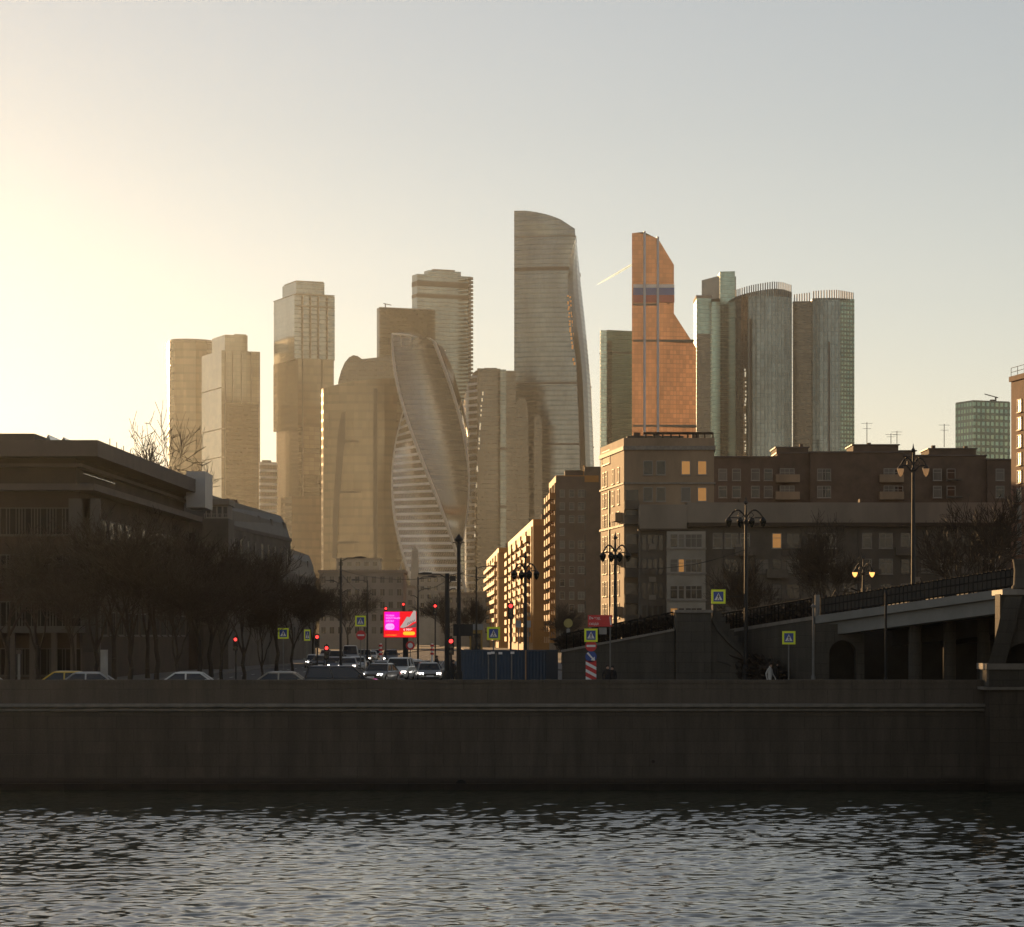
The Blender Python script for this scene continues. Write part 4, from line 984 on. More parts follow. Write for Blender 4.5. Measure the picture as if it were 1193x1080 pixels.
for lvl in range(4):
    for px in (6, 24, 42, 60, 78): window(t, TFa, fx(px), z1 - 2.0 - lvl * 3.5, .8 + 1.2, 1.9, 'm', m_framed, 'plain')
fbox(t, TFa, fx(-200), fx(100), -3.2, -.003, 3.6, 4.1, 'entrance_canopy', m_band)
for px in (2, 22, 45, 70, 92): fbox(t, TFa, fx(px) - .2, fx(px) + .2, -2.9, -2.5, 0, 3.597, 'canopy_post', m_slab)
# rooftop things
MB().box(X(217, 262), X(239, 262), 262, 268.5, z3 + .003 - 2.6, Z(549, 262)).build('rooftop_box', mat('pale_metal_box', (.3, .3, .3), .5, metal=.2, scale=.4, var=.1), t)
b = MB(); b.prism([(X(-60, 216), 216), (X(40, 216), 216), (X(44, 216), 224), (X(-60, 216), 224)], z3 + .003, Z(505, 216)); b.build('roof_plant', m_slab, t)
for px in (56, 74):
    b = MB(); x0 = X(px - 5, 214); x1 = X(px + 5, 214); xm = X(px, 214); zb = z3 + .004; zz = Z(506 if px < 60 else 509, 214)
    b.loft([[(x0, 214, zb), (x1, 214, zb), (xm, 214, zz)], [(x0, 220, zb), (x1, 220, zb), (xm, 220, zz)]]); b.build('skylight', p_sky, t)
rl = MB()
for i in range(12): p = P(128 + i * 8, 514 + i * 4.0, 215 + i * 4.2); rl.tube((p.x, p.y, z3), (p.x, p.y, z3 + .5), .04, n=4)
rl.build('roof_vent_pipe', m_zinc, t)
# cream pavilion in the gap
t = thing('rooftop_pavilion', 'small cream pavilion with balustrade peeping between the dark block and mansard house', 'pavilion', (X(251, 276), 279, 0))
Y = 276.
MB().box(X(237, Y), X(266, Y), Y, Y + 6, 0, Z(604, Y)).build('wall', m_grim, t)
MB().box(X(239, Y), X(265, Y), Y + .6, Y + 5, Z(604, Y) + .003, Z(588, Y)).build('upper_storey', m_creamw, t)
MB().box(X(237, Y), X(267, Y), Y - .1, Y + 6, Z(588, Y) + .003, Z(581, Y)).build('roof', m_creamw, t)
T, L = facade((X(239, Y), Y + .6), (X(265, Y), Y + .6))
for i in range(4): window(t, T, L * (i + .5) / 4, Z(596, Y), .38, 1.0, 's', m_frame, 'plain')
rl = MB(); 
for i in range(11): x = X(238 + i * 2.8, Y); rl.box(x - .03, x + .03, Y - .02, Y + .04, Z(604, Y) + .004, Z(599, Y))
rl.box(X(237.5, Y), X(266.5, Y), Y - .04, Y + .06, Z(599, Y) + .002, Z(598.4, Y)); rl.build('balustrade', m_frame, t)

# mansard house with the rounded corner
def mansard(label, pn_, pf, pe, pr_n, Yn, Yf, width, mroof, mwall, cols, rows):
    """eaves at pe, ridge at pr_n (rows at Yn)"""
    cN = Vector((X(pn_, Yn), Yn)); cF = Vector((X(pf, Yf), Yf))
    t = thing('townhouse', label, 'house', (cN.x - 4, Yn + 6, 0)); ze = Z(pe, Yn); zr = Z(pr_n, Yn)
    d = (cF - cN).normalized(); nrm = Vector((d.y, -d.x)); nrm = nrm if nrm.x > 0 else -nrm
    edge = [cN - nrm * width, cN]; 
    r = 4.0; c = cF - d * 0 - nrm * r
    for i in range(9): a = i / 8 * math.pi / 2; edge.append(c + nrm * r * math.cos(a) + d * r * math.sin(a))
    edge.append(cF + d * r - nrm * width)
    pol = [tuple(p) for p in edge]
    MB().prism(pol, 0, ze).build('wall', mwall, t)
    MB().prism(inset(pol, -.35), ze + .003, ze + .4).build('cornice', m_slab, t)
    b = MB(); R0 = [Vector((*p, ze + .403)) for p in inset(pol, .1)]; R1 = [Vector((*p, ze + .4 + (zr - ze) * .55)) for p in inset(pol, 1.0)]; R2 = [Vector((*p, ze + .4 + (zr - ze) * .88)) for p in inset(pol, 2.2)]; R3 = [Vector((*p, zr)) for p in inset(pol, 4.0)]
    b.loft([R0, R1, R2, R3]); b.build('roof', mroof, t)
    T, L = facade(tuple(cN), tuple(cF))
    for rr_ in range(rows):
        for k in range(cols): window(t, T, L * (k + .5) / cols, ze - 1.9 - rr_ * 3.3, 1.2, 1.9, wr.choice('dddc'), m_framed)
    for k in range(1, cols, 2):
        x = L * (k + .5) / cols; fbox(t, T, x - .7, x + .7, .3, 2.2, ze + .5, ze + .4 + (zr - ze) * .6, 'dormer', mwall)
    TFr, LFr = facade(tuple(edge[0]), tuple(cN))
    for rr_ in range(rows):
        for k in range(4): window(t, TFr, LFr * (k + .5) / 4, ze - 1.9 - rr_ * 3.3, 1.2, 1.9, wr.choice('dddc'), m_framed)
    for k in (.3, .7): MB().box(*(lambda p: (p.x - .5, p.x + .5, p.y - .4, p.y + .4))(cN.lerp(cF, k) - nrm * 4), zr - 1, zr + 1.2).build('chimney', m_brown, t)
    return t
mansard('dark mansard house with rounded corner, left of the avenue behind the trees', 240, 338, 610, 575, 284., 338., 14, m_zinc, m_grim, 12, 3)
mansard('lower grey house with rounded mansard end, farther along the left pavement', 325, 368, 668, 634, 400., 452., 14, m_zinc, m_grim, 9, 3)
# houses closing the avenue, far off
def closing(label, pl_, pr_, pt, Y, m, rows, cols, extra=None):
    t = thing('office_building', label, 'building', (X((pl_ + pr_) / 2, Y), Y + 6, 0))
    MB().box(X(pl_, Y), X(pr_, Y), Y, Y + 22, 0, Z(pt, Y) - .8).build('wall', m, t)
    MB().box(X(pl_, Y) - .4, X(pr_, Y) + .4, Y - .4, Y + 22.4, Z(pt, Y) - .797, Z(pt, Y)).build('roof_edge', m_creamw, t)
    T, L = facade((X(pl_, Y), Y), (X(pr_, Y), Y))
    for r in range(rows):
        z = Z(pt, Y) - 2.6 - r * 3.4
        for c in range(cols): window(t, T, L * (c + .5) / cols, z, L / cols * .5, 1.7, wr.choice('ddc'), m_frame, 'plain')
    return t
closing('broad pale-roofed low building closing the avenue on the left', 372, 470, 664, 760., m_conc, 5, 10)
closing('narrow grey block with dark fins beside the obelisk', 488, 520, 668, 1150., m_conc, 5, 4)
closing('wide low grey block at the far end of the avenue, right of the obelisk', 512, 572, 690, 950., m_conc, 4, 7)
closing('hazy grey block between the obelisk and the pale-roofed building', 440, 482, 682, 1000., m_conc, 4, 5)
closing('hazy plain block behind the pale-roofed building, in front of the bronze tower', 392, 442, 650, 1250., m_conc, 5, 5)
t = thing('obelisk', 'tall slim stone obelisk at the end of the avenue', 'obelisk', (X(483, 1300), 1300, 0)); Y = 1300.
b = MB(); cx = X(483.5, Y)
b.loft([[(cx - s, Y - s, z), (cx + s, Y - s, z), (cx + s, Y + s, z), (cx - s, Y + s, z)] for s, z in ((2.9, 2.5), (1.5, Z(642, Y)), (.1, Z(636, Y)))]); b.build('shaft', m_conc, t)
MB().box(cx - 4.5, cx + 4.5, Y - 4.5, Y + 4.5, 0, 2.497).build('plinth', m_conc, t)
# ================================================================ bare trees and hedges
m_bark = mat('dark_bark', (.03, .023, .017), .9, scale=3, var=.3)
m_twig = mat('twigs', (.03, .021, .014), .85, scale=2, var=.3)
def grow(seed, H, spread=.55, levels=5, trunk_h=.28, lean=0.0, r0=None, nb=(3, 5)):
    rnd = random.Random(seed); tr = MB(); cr = MB()
    r0 = r0 or H * .014
    def branch(p, d, L, r, lv):
        n = 3 if lv < 3 else 2; pts = [p]; rs = [r]; cur = p; dd = d.copy()
        for i in range(n):
            dd = (dd + Vector((rnd.gauss(0, .13), rnd.gauss(0, .13), rnd.gauss(.05, .08)))).normalized()
            cur = cur + dd * (L / n); pts.append(cur); rs.append(max(.017, r * (1 - .45 * (i + 1) / n)))
        cr.path(pts, rs, 5 if lv < 2 else 3)
        if lv >= levels: return
        k = rnd.randint(*nb) + (1 if lv > 1 else 0)
        for i in range(k):
            f = rnd.uniform(.35, 1.0) if i else 1.0
            j = min(n - 1, int(f * n)); q = pts[j].lerp(pts[j + 1], f * n - j)
            az = rnd.uniform(0, 2 * math.pi); tilt = rnd.uniform(.25, spread + .25)
            a = dd.orthogonal().normalized(); bb = dd.cross(a)
            nd_ = (dd * math.cos(tilt) + (a * math.cos(az) + bb * math.sin(az)) * math.sin(tilt)).normalized()
            nd_.z += .12; nd_.normalize()
            branch(q, nd_, L * rnd.uniform(.58, .8), max(.017, rs[j] * rnd.uniform(.45, .65)), lv + 1)
    pts = [Vector((0, 0, -.1))]; rs = [r0 * 1.25]
    for i in range(4):
        f = (i + 1) / 4; pts.append(Vector((lean * H * f * .3 + rnd.gauss(0, .05), rnd.gauss(0, .05), H * trunk_h * f))); rs.append(r0 * (1.05 - .25 * f))
    tr.path(pts, rs, 8)
    for i in range(rnd.randint(3, 4)):
        az = i * 2.1 + rnd.uniform(-.5, .5); tl = rnd.uniform(.15, .55) if i else .05
        branch(pts[-1 if i < 2 else -2], Vector((math.sin(tl) * math.cos(az), math.sin(tl) * math.sin(az), math.cos(tl))), H * (1 - trunk_h) * rnd.uniform(.36, .44), r0 * .62, 1)
    return tr, cr
protos = []
for s, H, sp, lv in ((1, 12, .65, 6), (2, 12, .55, 6), (5, 12, .75, 6), (9, 12, .5, 6), (14, 12, .6, 5), (22, 12, .65, 5), (31, 12, .95, 5)):
    tr, cr = grow(s, H, sp, lv)
    pass_ = (tr, cr); me_t = tr.build('trunk', m_bark); me_c = cr.build('crown', m_twig)
    zs = max(v[2] for v in cr.v)
    protos.append((me_t.data, me_c.data, zs)); bpy.data.objects.remove(me_t); bpy.data.objects.remove(me_c)
def tree(label, px, Y, pytop, var, group=None, z0=0.0, wide=1.0):
    h = Z(pytop, Y) - z0; mt, mc, zs = protos[var]; s = h / zs
    t = thing('bare_tree', label, 'tree', (X(px, Y), Y, z0), var * 1.7 + px * .13, group)
    t.scale = (s * wide, s * wide, s)
    for nm, me_ in (('trunk', mt), ('crown', mc)):
        o = bpy.data.objects.new(nm, me_); col.objects.link(o); o.parent = t
G1 = 'bare trees on the left pavement'
for i, (px, Y, py, v, wd, lb) in enumerate((
    (8, 176, 600, 6, 1.1, 'bare tree at the left edge of the picture, before the dark modern block'),
    (44, 188, 610, 4, 1.1, 'bare tree second from the left, in front of the entrance canopy'),
    (86, 170, 652, 5, .9, 'smaller bare tree left of the pale info pylon'),
    (112, 190, 585, 4, 1.1, 'bare tree rising just behind the pale info pylon'),
    (152, 172, 597, 4, 1.2, 'broad bare tree with thick dark trunk right of the pale info pylon'),
    (182, 186, 600, 5, 1.1, 'bare tree before the right corner of the dark modern block'),
    (206, 171, 640, 4, 1.2, 'bare tree above the white car parked alone at the wall'),
    (232, 196, 612, 5, 1.1, 'bare tree below the cream rooftop pavilion'),
    (258, 174, 655, 5, 1.1, 'bare tree left of the red traffic light under the mansard house'),
    (284, 200, 628, 4, 1.15, 'bare tree just right of the red traffic light under the mansard house'),
    (305, 178, 672, 4, 1.0, 'bare tree left of the leftmost pedestrian crossing sign'),
    (341, 240, 662, 5, 1.0, 'bare tree between the two leftmost crossing signs'),
    (322, 262, 632, 5, 1.0, 'bare tree reaching up to the mansard roof corner'),
    (364, 330, 672, 2, 1.0, 'small bare tree in front of the lower grey mansard house'),
    (20, 232, 575, 5, .8, 'bare tree half hidden deep behind the left edge trees'),
    (133, 205, 612, 6, 1.1, 'bare tree close against the side of the dark modern block'),
    (172, 216, 588, 4, 1.0, 'bare tree growing below the right end of the roof slab'),
    (246, 232, 612, 5, 1.1, 'bare tree touching the mansard house front'))):
    tree(lb, px, Y, py, v, G1, 0.1, wd)
tree('tall bare tree standing above the office roof against the bright sky', 186, 292, 470, 6, None, 0, .6)
tree('bare tree in front of the long wing, left of the ornate lamp on the bridge', 962, 250, 592, 4, 'bare trees before the long wing', 0, .9)
tree('bare tree in front of the long wing near the bridge pier', 1132, 240, 563, 5, 'bare trees before the long wing', 0, .9)
tree('small bare tree before the long wing, above the stair', 872, 270, 640, 4, 'bare trees before the long wing', 0, 1.1)
tree('small bare tree at the foot of the tall brown tower block', 655, 330, 700, 4, None, 0, 1.2)
tree('bare tree at the far end of the avenue below the bronze tower', 405, 520, 682, 5, 'far avenue trees', 0, 1.2)
tree('bare tree right of the billboard down the avenue', 520, 480, 690, 5, 'far avenue trees', 0, 1.2)
tree('bare tree left of the first golden block', 550, 420, 690, 4, 'far avenue trees', 0, 1.0)
def hedge(label, pts, h, w, n, seed):
    """tangle of twigs along a line of points"""
    rnd = random.Random(seed); b = MB(); L = len(pts) - 1
    for i in range(n):
        f = rnd.random() * L; k = min(L - 1, int(f)); p = Vector(pts[k]).lerp(Vector(pts[k + 1]), f - k)
        hh = h * rnd.uniform(.55, 1.1); p += Vector((rnd.gauss(0, .15), rnd.uniform(-w, w), rnd.uniform(0, .5) * h))
        d = Vector((rnd.gauss(0, .5), rnd.gauss(0, .5), 1)).normalized() * hh * .6
        b.tube(p, p + d, .035, .01, 3)
        for q in range(3):
            s = p + d * rnd.uniform(.3, .95); e = s + Vector((rnd.gauss(0, .35), rnd.gauss(0, .35), rnd.uniform(-.05, .45))) * h * .5
            c = Vector((rnd.gauss(0, .1), rnd.gauss(0, .1), .09)); b.face([s, e, e + c, s + c])
    t = thing('hedge', label, 'hedge', tuple(pts[0])); b.build('twigs', m_twig, t)
hedge('dark bare hedge behind the ramp wall', [P(652, 760, 169), P(700, 751, 169), P(745, 742, 169), P(786, 733, 169)], .95, .5, 1100, 3)
hedge('dark bushes in the gap between stair and approach wall', [(X(836, 169), 169, 1.2), (X(860, 167.2), 167.2, .6), (X(908, 162.4), 162.4, 0)], 1.8, .6, 420, 8)
hedge('dark hedge on top of the approach wall', [P(830, 743, 174), P(890, 733, 169), P(945, 724, 163)], 1.2, .4, 600, 5)
hedge('dark bushes at the foot of the long wing beyond the bridge railing', [P(960, 735, 215), P(1040, 726, 215), P(1120, 720, 215), P(1190, 714, 215)], 2.6, .8, 1100, 6)

# ================================================================ street furniture
m_pole = mat('dark_pole_paint', (.02, .02, .02), .55, scale=4, var=.15, spec=.3)
m_polel = mat('grey_galvanised', (.16, .16, .155), .5, metal=.3, scale=4, var=.12)
m_alum = mat('sign_back', (.22, .22, .22), .5, metal=.4, scale=4, var=.08)
m_fluo = mat('fluorescent_lime', (.8, .9, .04), .5, scale=6, var=.04)
m_blue = mat('sign_blue', (.02, .06, .28), .4, scale=6, var=.05); m_whitep = mat('sign_white', (.72, .72, .72), .5, scale=6, var=.05)
m_red = mat('sign_red', (.55, .015, .02), .4, scale=6, var=.05); m_blk = mat('sign_black', (.008, .008, .01), .6, scale=6, var=.1)
m_lampg = mat('opal_lamp_glass', (.75, .68, .55), .3, scale=4, var=.05)
e_red = emit('red_lamp', (1.0, .035, .03), 2.6); e_warm = emit('warm_bowl_glow', (1.0, .45, .12), 1.4); e_head = emit('headlamp', (1.0, .93, .82), 7)
m_lensoff = mat('dark_lens', (.01, .012, .01), .2, scale=6, var=.1)

def mast(name, label, cat, px, pt, Y, r0=.1, r1=.06, z0=.13, mm=None, arms=()):
    t = thing(name, label, cat, (X(px, Y), Y, z0)); x = X(px, Y)
    MB().lathe([(r0, z0), (r1, Z(pt, Y))], (x, Y, 0), 10).build('pole', mm or m_pole, t)
    MB().lathe([(r0 * 2.2, z0), (r0 * 2.2, z0 + .25), (r0 * 1.6, z0 + .5), (r0 * 1.4, z0 + 1.1), (r0 * 1.05, z0 + 1.2)], (x, Y, 0), 12).build('base', mm or m_pole, t)
    for dx, dz in arms:
        b = MB(); zt = Z(pt, Y) + dz; b.tube((x, Y, zt - .25), (x + dx * .5, Y, zt), .035, n=6); b.tube((x + dx * .5, Y, zt), (x + dx, Y, zt), .035, n=6); b.build('arm', mm or m_pole, t)
    return t
def cobra(t, x, Y, z, s=1):
    b = MB(); b.loft([[(x - .0, Y - .12, z), (x, Y + .12, z), (x, Y + .12, z + .1), (x, Y - .12, z + .1)], [(x + .45 * s, Y - .17, z - .03), (x + .45 * s, Y + .17, z - .03), (x + .45 * s, Y + .17, z + .12), (x + .45 * s, Y - .17, z + .12)], [(x + .8 * s, Y - .06, z), (x + .8 * s, Y + .06, z), (x + .8 * s, Y + .06, z + .06), (x + .8 * s, Y - .06, z + .06)]])
    b.build('lamp_head', m_pole, t)
t = mast('street_lamp', 'tall dark pole with cross arms left of the avenue, beside the grey truck', 'street lamp', 397, 650, 200, .11, .06, arms=((1.0, 0), (-1.1, -1.6), (.7, -2.3)))
cobra(t, X(397, 200) + 1.0, 200, Z(650, 200), 1)
t = mast('street_lamp', 'thick dark pole with short bracket just left of the tallest pole', 'street lamp', 521, 668, 166, .17, .13, arms=((-.9, -.05), (.55, -.4), (.5, -.9)))
cobra(t, X(521, 166) - .9, 166, Z(668, 166) - .05, -1)
b = MB(); b.box(X(524, 166), X(531, 166), 165.8, 166.2, Z(677, 166), Z(671, 166)); b.build('camera_box', m_pole, t)
t = mast('street_lamp', 'tallest dark pole left of the blue hoarding with a lamp cluster on top', 'street lamp', 534.5, 632, 167, .15, .1, arms=((.35, 0), (-.35, 0), (.3, -1.8), (-.2, -4.2)))
b = MB(); b.lathe([(.05, 0), (.2, .05), (.24, .2), (.1, .4), (.03, .5)], (X(534.5, 167), 167, Z(632, 167)), 10); b.build('lamp_head', m_pole, t)
MB().box(X(528, 167), X(551, 167), 166.9, 167.1, Z(741, 167), Z(727, 167)).build('notice_board', m_pole, t)
t = mast('street_lamp', 'thin far pole with double arms left of the golden blocks', 'street lamp', 555, 660, 250, .1, .06, arms=((1.0, 0), (.8, -1.0), (-.6, -2.0)))
cobra(t, X(555, 250) + 1.0, 250, Z(660, 250))
t = mast('street_lamp', 'thin far pole just right of the billboard', 'street lamp', 487, 672, 255, .1, .06, arms=((.9, 0), (.9, -1.1), (-.7, -1.7)))
cobra(t, X(487, 255) + .9, 255, Z(672, 255))
t = mast('street_lamp', 'thin pole farther down the avenue above the distant traffic', 'street lamp', 428, 676, 300, .1, .06, arms=((-.9, 0), (.7, -1.4)))
cobra(t, X(428, 300) - .9, 300, Z(676, 300), -1)

def lantern_lamp(label, px, pt, Y, z0, n, span, glow, lh=.55):
    """ornate post with a scrolled crossbar and hanging or standing lanterns"""
    t = thing('ornate_street_lamp', label, 'street lamp', (X(px, Y), Y, z0)); x = X(px, Y); zt = Z(pt, Y)
    b = MB(); b.lathe([(.30, z0), (.30, z0 + .35), (.22, z0 + .5), (.2, z0 + 1.3), (.13, z0 + 1.5), (.09, zt - 1.1), (.15, zt - 1.0), (.07, zt - .85), (.05, zt)], (x, Y, 0), 12); b.build('post', m_pole, t)
    b = MB()
    for s in (-1, 1):
        pts = [Vector((x + s * span * f, Y, zt - .75 + .5 * math.sin(f * math.pi) * .9)) for f in (0, .2, .4, .6, .8, 1)]
        b.path(pts, [.05] * 6, 6); b.path([Vector((x, Y, zt - 1.2)), Vector((x + s * span * .5, Y, zt - .75)), pts[-1]], [.035] * 3, 5)
        b.path([Vector((x + s * span * .3 + .16 * math.cos(a), Y, zt - .62 + .16 * math.sin(a))) for a in (0, 1.2, 2.4, 3.6, 4.8, 6.28)], [.025] * 6, 4)
    b.build('crossbar', m_pole, t); b = MB(); b.lathe([(.02, zt), (.14, zt + .1), (.05, zt + .25), (.01, zt + .5)], (x, Y, 0), 8); b.build('finial', m_pole, t)
    for k in range(n):
        f = (k / (n - 1)) * 2 - 1 if n > 1 else 0; lx = x + f * span; lz = zt - .82 - (0 if abs(f) > .9 else .02)
        b = MB(); b.lathe([(.02, lz + .12), (.09, lz + .05), (.18, lz - .06), (.2, lz - .1)], (lx, Y, 0), 12); o = b.build('lantern', m_pole, t)
        b = MB(); b.lathe([(.19, lz - .102), (.18, lz - .2), (.12, lz - lh * .7), (.03, lz - lh * .9)], (lx, Y, 0), 12); b.build('lamp_glass', glow, o, smooth=True)
    return t
m_opal, nt, b_ = newmat('translucent_opal'); b_.inputs['Base Color'].default_value = (.8, .7, .55, 1); b_.inputs['Roughness'].default_value = .4
tl = nd(nt, 'ShaderNodeBsdfTranslucent'); tl.inputs['Color'].default_value = (.85, .72, .55, 1); mx = nd(nt, 'ShaderNodeMixShader'); mx.inputs[0].default_value = .6
nt.links.new(b_.outputs[0], mx.inputs[1]); nt.links.new(tl.outputs[0], mx.inputs[2]); nt.links.new(mx.outputs[0], nt.nodes['Material Output'].inputs['Surface'])
lantern_lamp('ornate dark lamp post with clustered lanterns standing behind the stair', 869, 588, 165, .2, 4, 1.0, m_lensoff)
lantern_lamp('ornate double lantern post with pale bowls, high on the bridge before the back block', 1064, 527, 161, 4.4, 2, .72, m_opal, .62)
lantern_lamp('small double lamp with two bowls glowing orange as if sunlit beyond the bridge railing', 1006, 652, 205, 5.0, 2, .62, e_warm, .5)  # sunlit glow of the bowls put in as emission
lantern_lamp('ornate lamp post with four dark lanterns before the glowing edge of the cream block', 717, 629, 169, .13, 4, .75, m_lensoff)
lantern_lamp('ornate dark lamp post rising behind the blue hoarding before the golden blocks', 612, 651, 178, .13, 4, .7, m_lensoff)
t = mast('pole', 'plain thin grey pole in front of the approach wall', 'pole', 947.5, 708, 157, .08, .06, 0, m_polel)
MB().lathe([(.12, Z(708, 157)), (.14, Z(706, 157)), (.02, Z(703, 157))], (X(947.5, 157), 157, 0), 10).build('cap', m_polel, t)
t = mast('pole', 'thin dark pole under the bridge girder', 'pole', 1032, 690, 149, .07, .06, 0)
MB().lathe([(.1, Z(690, 149)), (.02, Z(687, 149))], (X(1032, 149), 149, 0), 8).build('cap', m_pole, t)
t = mast('pole', 'pale short post at the left end of the bridge girder', 'pole', 952, 693, 160.9, .16, .14, 3, m_polel)

# ---- signs
def disc(c, r, y, n=20): return [Vector((c[0] + r * math.cos(2 * math.pi * i / n), y, c[1] + r * math.sin(2 * math.pi * i / n))) for i in range(n)]
def plate(mb, pts, y, d, m=0):
    A = [Vector((p[0], y, p[1])) for p in pts]; B = [p + Vector((0, d, 0)) for p in A]
    mb.face(A, m); mb.face(B[::-1], m)
    n = len(A)
    for i in range(n): j = (i + 1) % n; mb.face([A[j], A[i], B[i], B[j]], m)
def crossing_plate(parent, s=.5, face=1):
    """lime square, blue square, white triangle, walking figure on stripes (facing -Y, centred at origin)"""
    o = []
    b = MB(); plate(b, [(-s, -s), (s, -s), (s, s), (-s, s)], 0, .02); o.append(b.build('lime_board', m_fluo))
    b = MB(); q = s * .7; plate(b, [(-q, -q), (q, -q), (q, q), (-q, q)], -.012, .01); o.append(b.build('blue_panel', m_blue))
    b = MB(); q = s * .56; plate(b, [(-q * 1.0, -q * .9), (q * 1.0, -q * .9), (0, q * .95)], -.02, .006); o.append(b.build('white_triangle', m_whitep))
    b = MB(); k = s * .42
    plate(b, disc_xy(0.02 * s, .26 * s, .07 * s), -.028, .006); plate(b, [(-.07 * s, .18 * s), (.09 * s, .16 * s), (.07 * s, -.12 * s), (-.05 * s, -.12 * s)], -.028, .006)
    plate(b, [(-.05 * s, -.1 * s), (.02 * s, -.12 * s), (-.13 * s, -.46 * s), (-.22 * s, -.44 * s)], -.0285, .006); plate(b, [(.0, -.12 * s), (.07 * s, -.1 * s), (.2 * s, -.46 * s), (.11 * s, -.47 * s)], -.0275, .006)
    plate(b, [(-.07 * s, .16 * s), (-.19 * s, -.04 * s), (-.14 * s, -.07 * s), (-.03 * s, .1 * s)], -.0278, .006); plate(b, [(.08 * s, .15 * s), (.2 * s, -.02 * s), (.15 * s, -.06 * s), (.04 * s, .08 * s)], -.0282, .006)
    o.append(b.build('walking_figure', m_blk))
    return o
def disc_xy(x, z, r, n=14): return [(x + r * math.cos(2 * math.pi * i / n), z + r * math.sin(2 * math.pi * i / n)) for i in range(n)]
_cp = crossing_plate(None)
def ped_sign(label, px, py, Y, size, post=True, arm=None, rz=0):
    t = thing('crossing_sign', label, 'road sign', (X(px, Y), Y, 0), rz, 'pedestrian crossing signs'); z = Z(py, Y); s = size
    for o in _cp:
        c = o.copy(); col.objects.link(c); c.parent = t; c.location = (0, 0, z); c.scale = (s, s, s)
    if post: MB().tube((0, .07, 0.1), (0, .07, z + .3 * s), .04, n=8).build('post', m_polel).parent = t
    if arm: MB().tube((0, .06, z), (arm, .06, z), .03, n=6).build('arm', m_pole).parent = t
    return t
ped_sign('small pedestrian crossing sign among the bare trees, leftmost of the crossing signs', 330, 738, 222, .84)
ped_sign('pedestrian crossing sign left of the magenta billboard above a no-entry disc', 420, 723.5, 224, .84)
ped_sign('pedestrian crossing sign above the blue hoarding', 575, 738, 178, .82)
ped_sign('pedestrian crossing sign above the striped plate, under the red board', 688.5, 740, 160, .75, post=False)
ped_sign('pedestrian crossing sign hanging high before the cream block, topmost of all', 837, 695, 167.6, .84, post=False, arm=X(864, 167.6) - X(837, 167.6))
ped_sign('pedestrian crossing sign in front of the approach wall, rightmost of the crossing signs', 919, 743, 158.5, .74)
ped_sign('crossing sign seen almost edge on between two red lights', 358, 740, 226, .9, rz=R(62))
for o in _cp: bpy.data.objects.remove(o)
t = thing('sign_post', 'post with no-entry disc, blue arrow disc and red striped plate, at the wall', 'road sign', (X(688.5, 160.2), 160.2, 0)); x = X(688.5, 160.2)
MB().tube((x, 160.2, .1), (x, 160.2, Z(731, 160)), .045, n=8).build('post', m_polel, t)
def round_sign(t, x, Y, z, r, m, nm):
    b = MB(); b.tube((x, Y - .02, z), (x, Y, z), r, n=22); o = b.build(nm, m, t); return o
z = Z(752.5, 160); o = round_sign(t, x, 160.1, z, .32, m_red, 'no_entry_disc'); MB().box(x - .25, x + .25, 160.06, 160.075, z - .06, z + .06).build('white_bar', m_whitep, o)
z = Z(765, 160); o = round_sign(t, x, 160.1, z, .32, m_blue, 'arrow_disc')
b = MB(); plate(b, [(x - .24, z + .18), (x - .16, z + .25), (x + .12, z - .08), (x + .2, z), (x + .22, z - .24), (x - .03, z - .2), (x + .05, z - .13)], 160.06, .012); b.build('white_arrow', m_whitep, o)
z = Z(780, 160); o = MB().box(x - .3, x + .3, 160.08, 160.1, z - .55, z + .5).build('striped_plate', m_red, t)
b = MB()
for k in range(3): zz = z + .28 - k * .42; plate(b, [(x - .3, zz), (x + .3, zz - .32), (x + .3, zz - .14), (x - .3, zz + .18)], 160.06, .012)
b.build('white_stripe', m_whitep, o)
def text(parent, s, x, y, z, size, m, name='lettering', align='LEFT'):
    cu = bpy.data.curves.new(name, 'FONT'); cu.body = s; cu.size = size; cu.align_x = align; cu.materials.append(m)
    f = bpy.data.objects.new(name, cu); col.objects.link(f); bpy.context.view_layer.update()
    me_ = bpy.data.meshes.new_from_object(f.evaluated_get(bpy.context.evaluated_depsgraph_get())); bpy.data.objects.remove(f); me_.name = name
    if not me_.materials: me_.materials.append(m)
    o = bpy.data.objects.new(name, me_); col.objects.link(o); attach(o, parent); o.matrix_basis = Matrix.Translation((x, y, z)) @ Matrix.Rotation(R(90), 4, 'X'); return o
t = thing('sign_board', 'red board with white lettering above the crossing sign', 'sign board', (X(699, 162), 162, 0)); Y = 162.
MB().box(X(685, Y), X(713, Y), Y, Y + .08, Z(730, Y), Z(716.5, Y)).build('board', m_red, t)
b = MB(); 
for px in (687, 711): b.tube((X(px, Y), Y + .12, 0), (X(px, Y), Y + .12, Z(717, Y)), .04, n=6)
b.build('posts', m_polel, t)
text(t, 'Въезд', X(686, Y), Y - .012, Z(721.5, Y), .22, m_whitep); text(t, 'сюда', X(686, Y), Y - .012, Z(728, Y), .22, m_whitep)
b = MB(); plate(b, [(X(710, Y), Z(718.5, Y)), (X(711, Y), Z(718, Y)), (X(712.5, Y), Z(728, Y)), (X(711, Y), Z(728.5, Y))], Y - .02, .012); b.build('white_stripe', m_whitep, t)
MB().box(X(698, Y), X(707, Y), Y + .2, Y + .24, Z(739, Y), Z(731, Y)).build('lower_plate', m_alum, t)
t = thing('no_entry_sign', 'no-entry disc under the crossing sign left of the billboard', 'road sign', (X(420, 223.6), 223.6, 0)); x = X(420.5, 223.6); z = Z(740, 223.6)
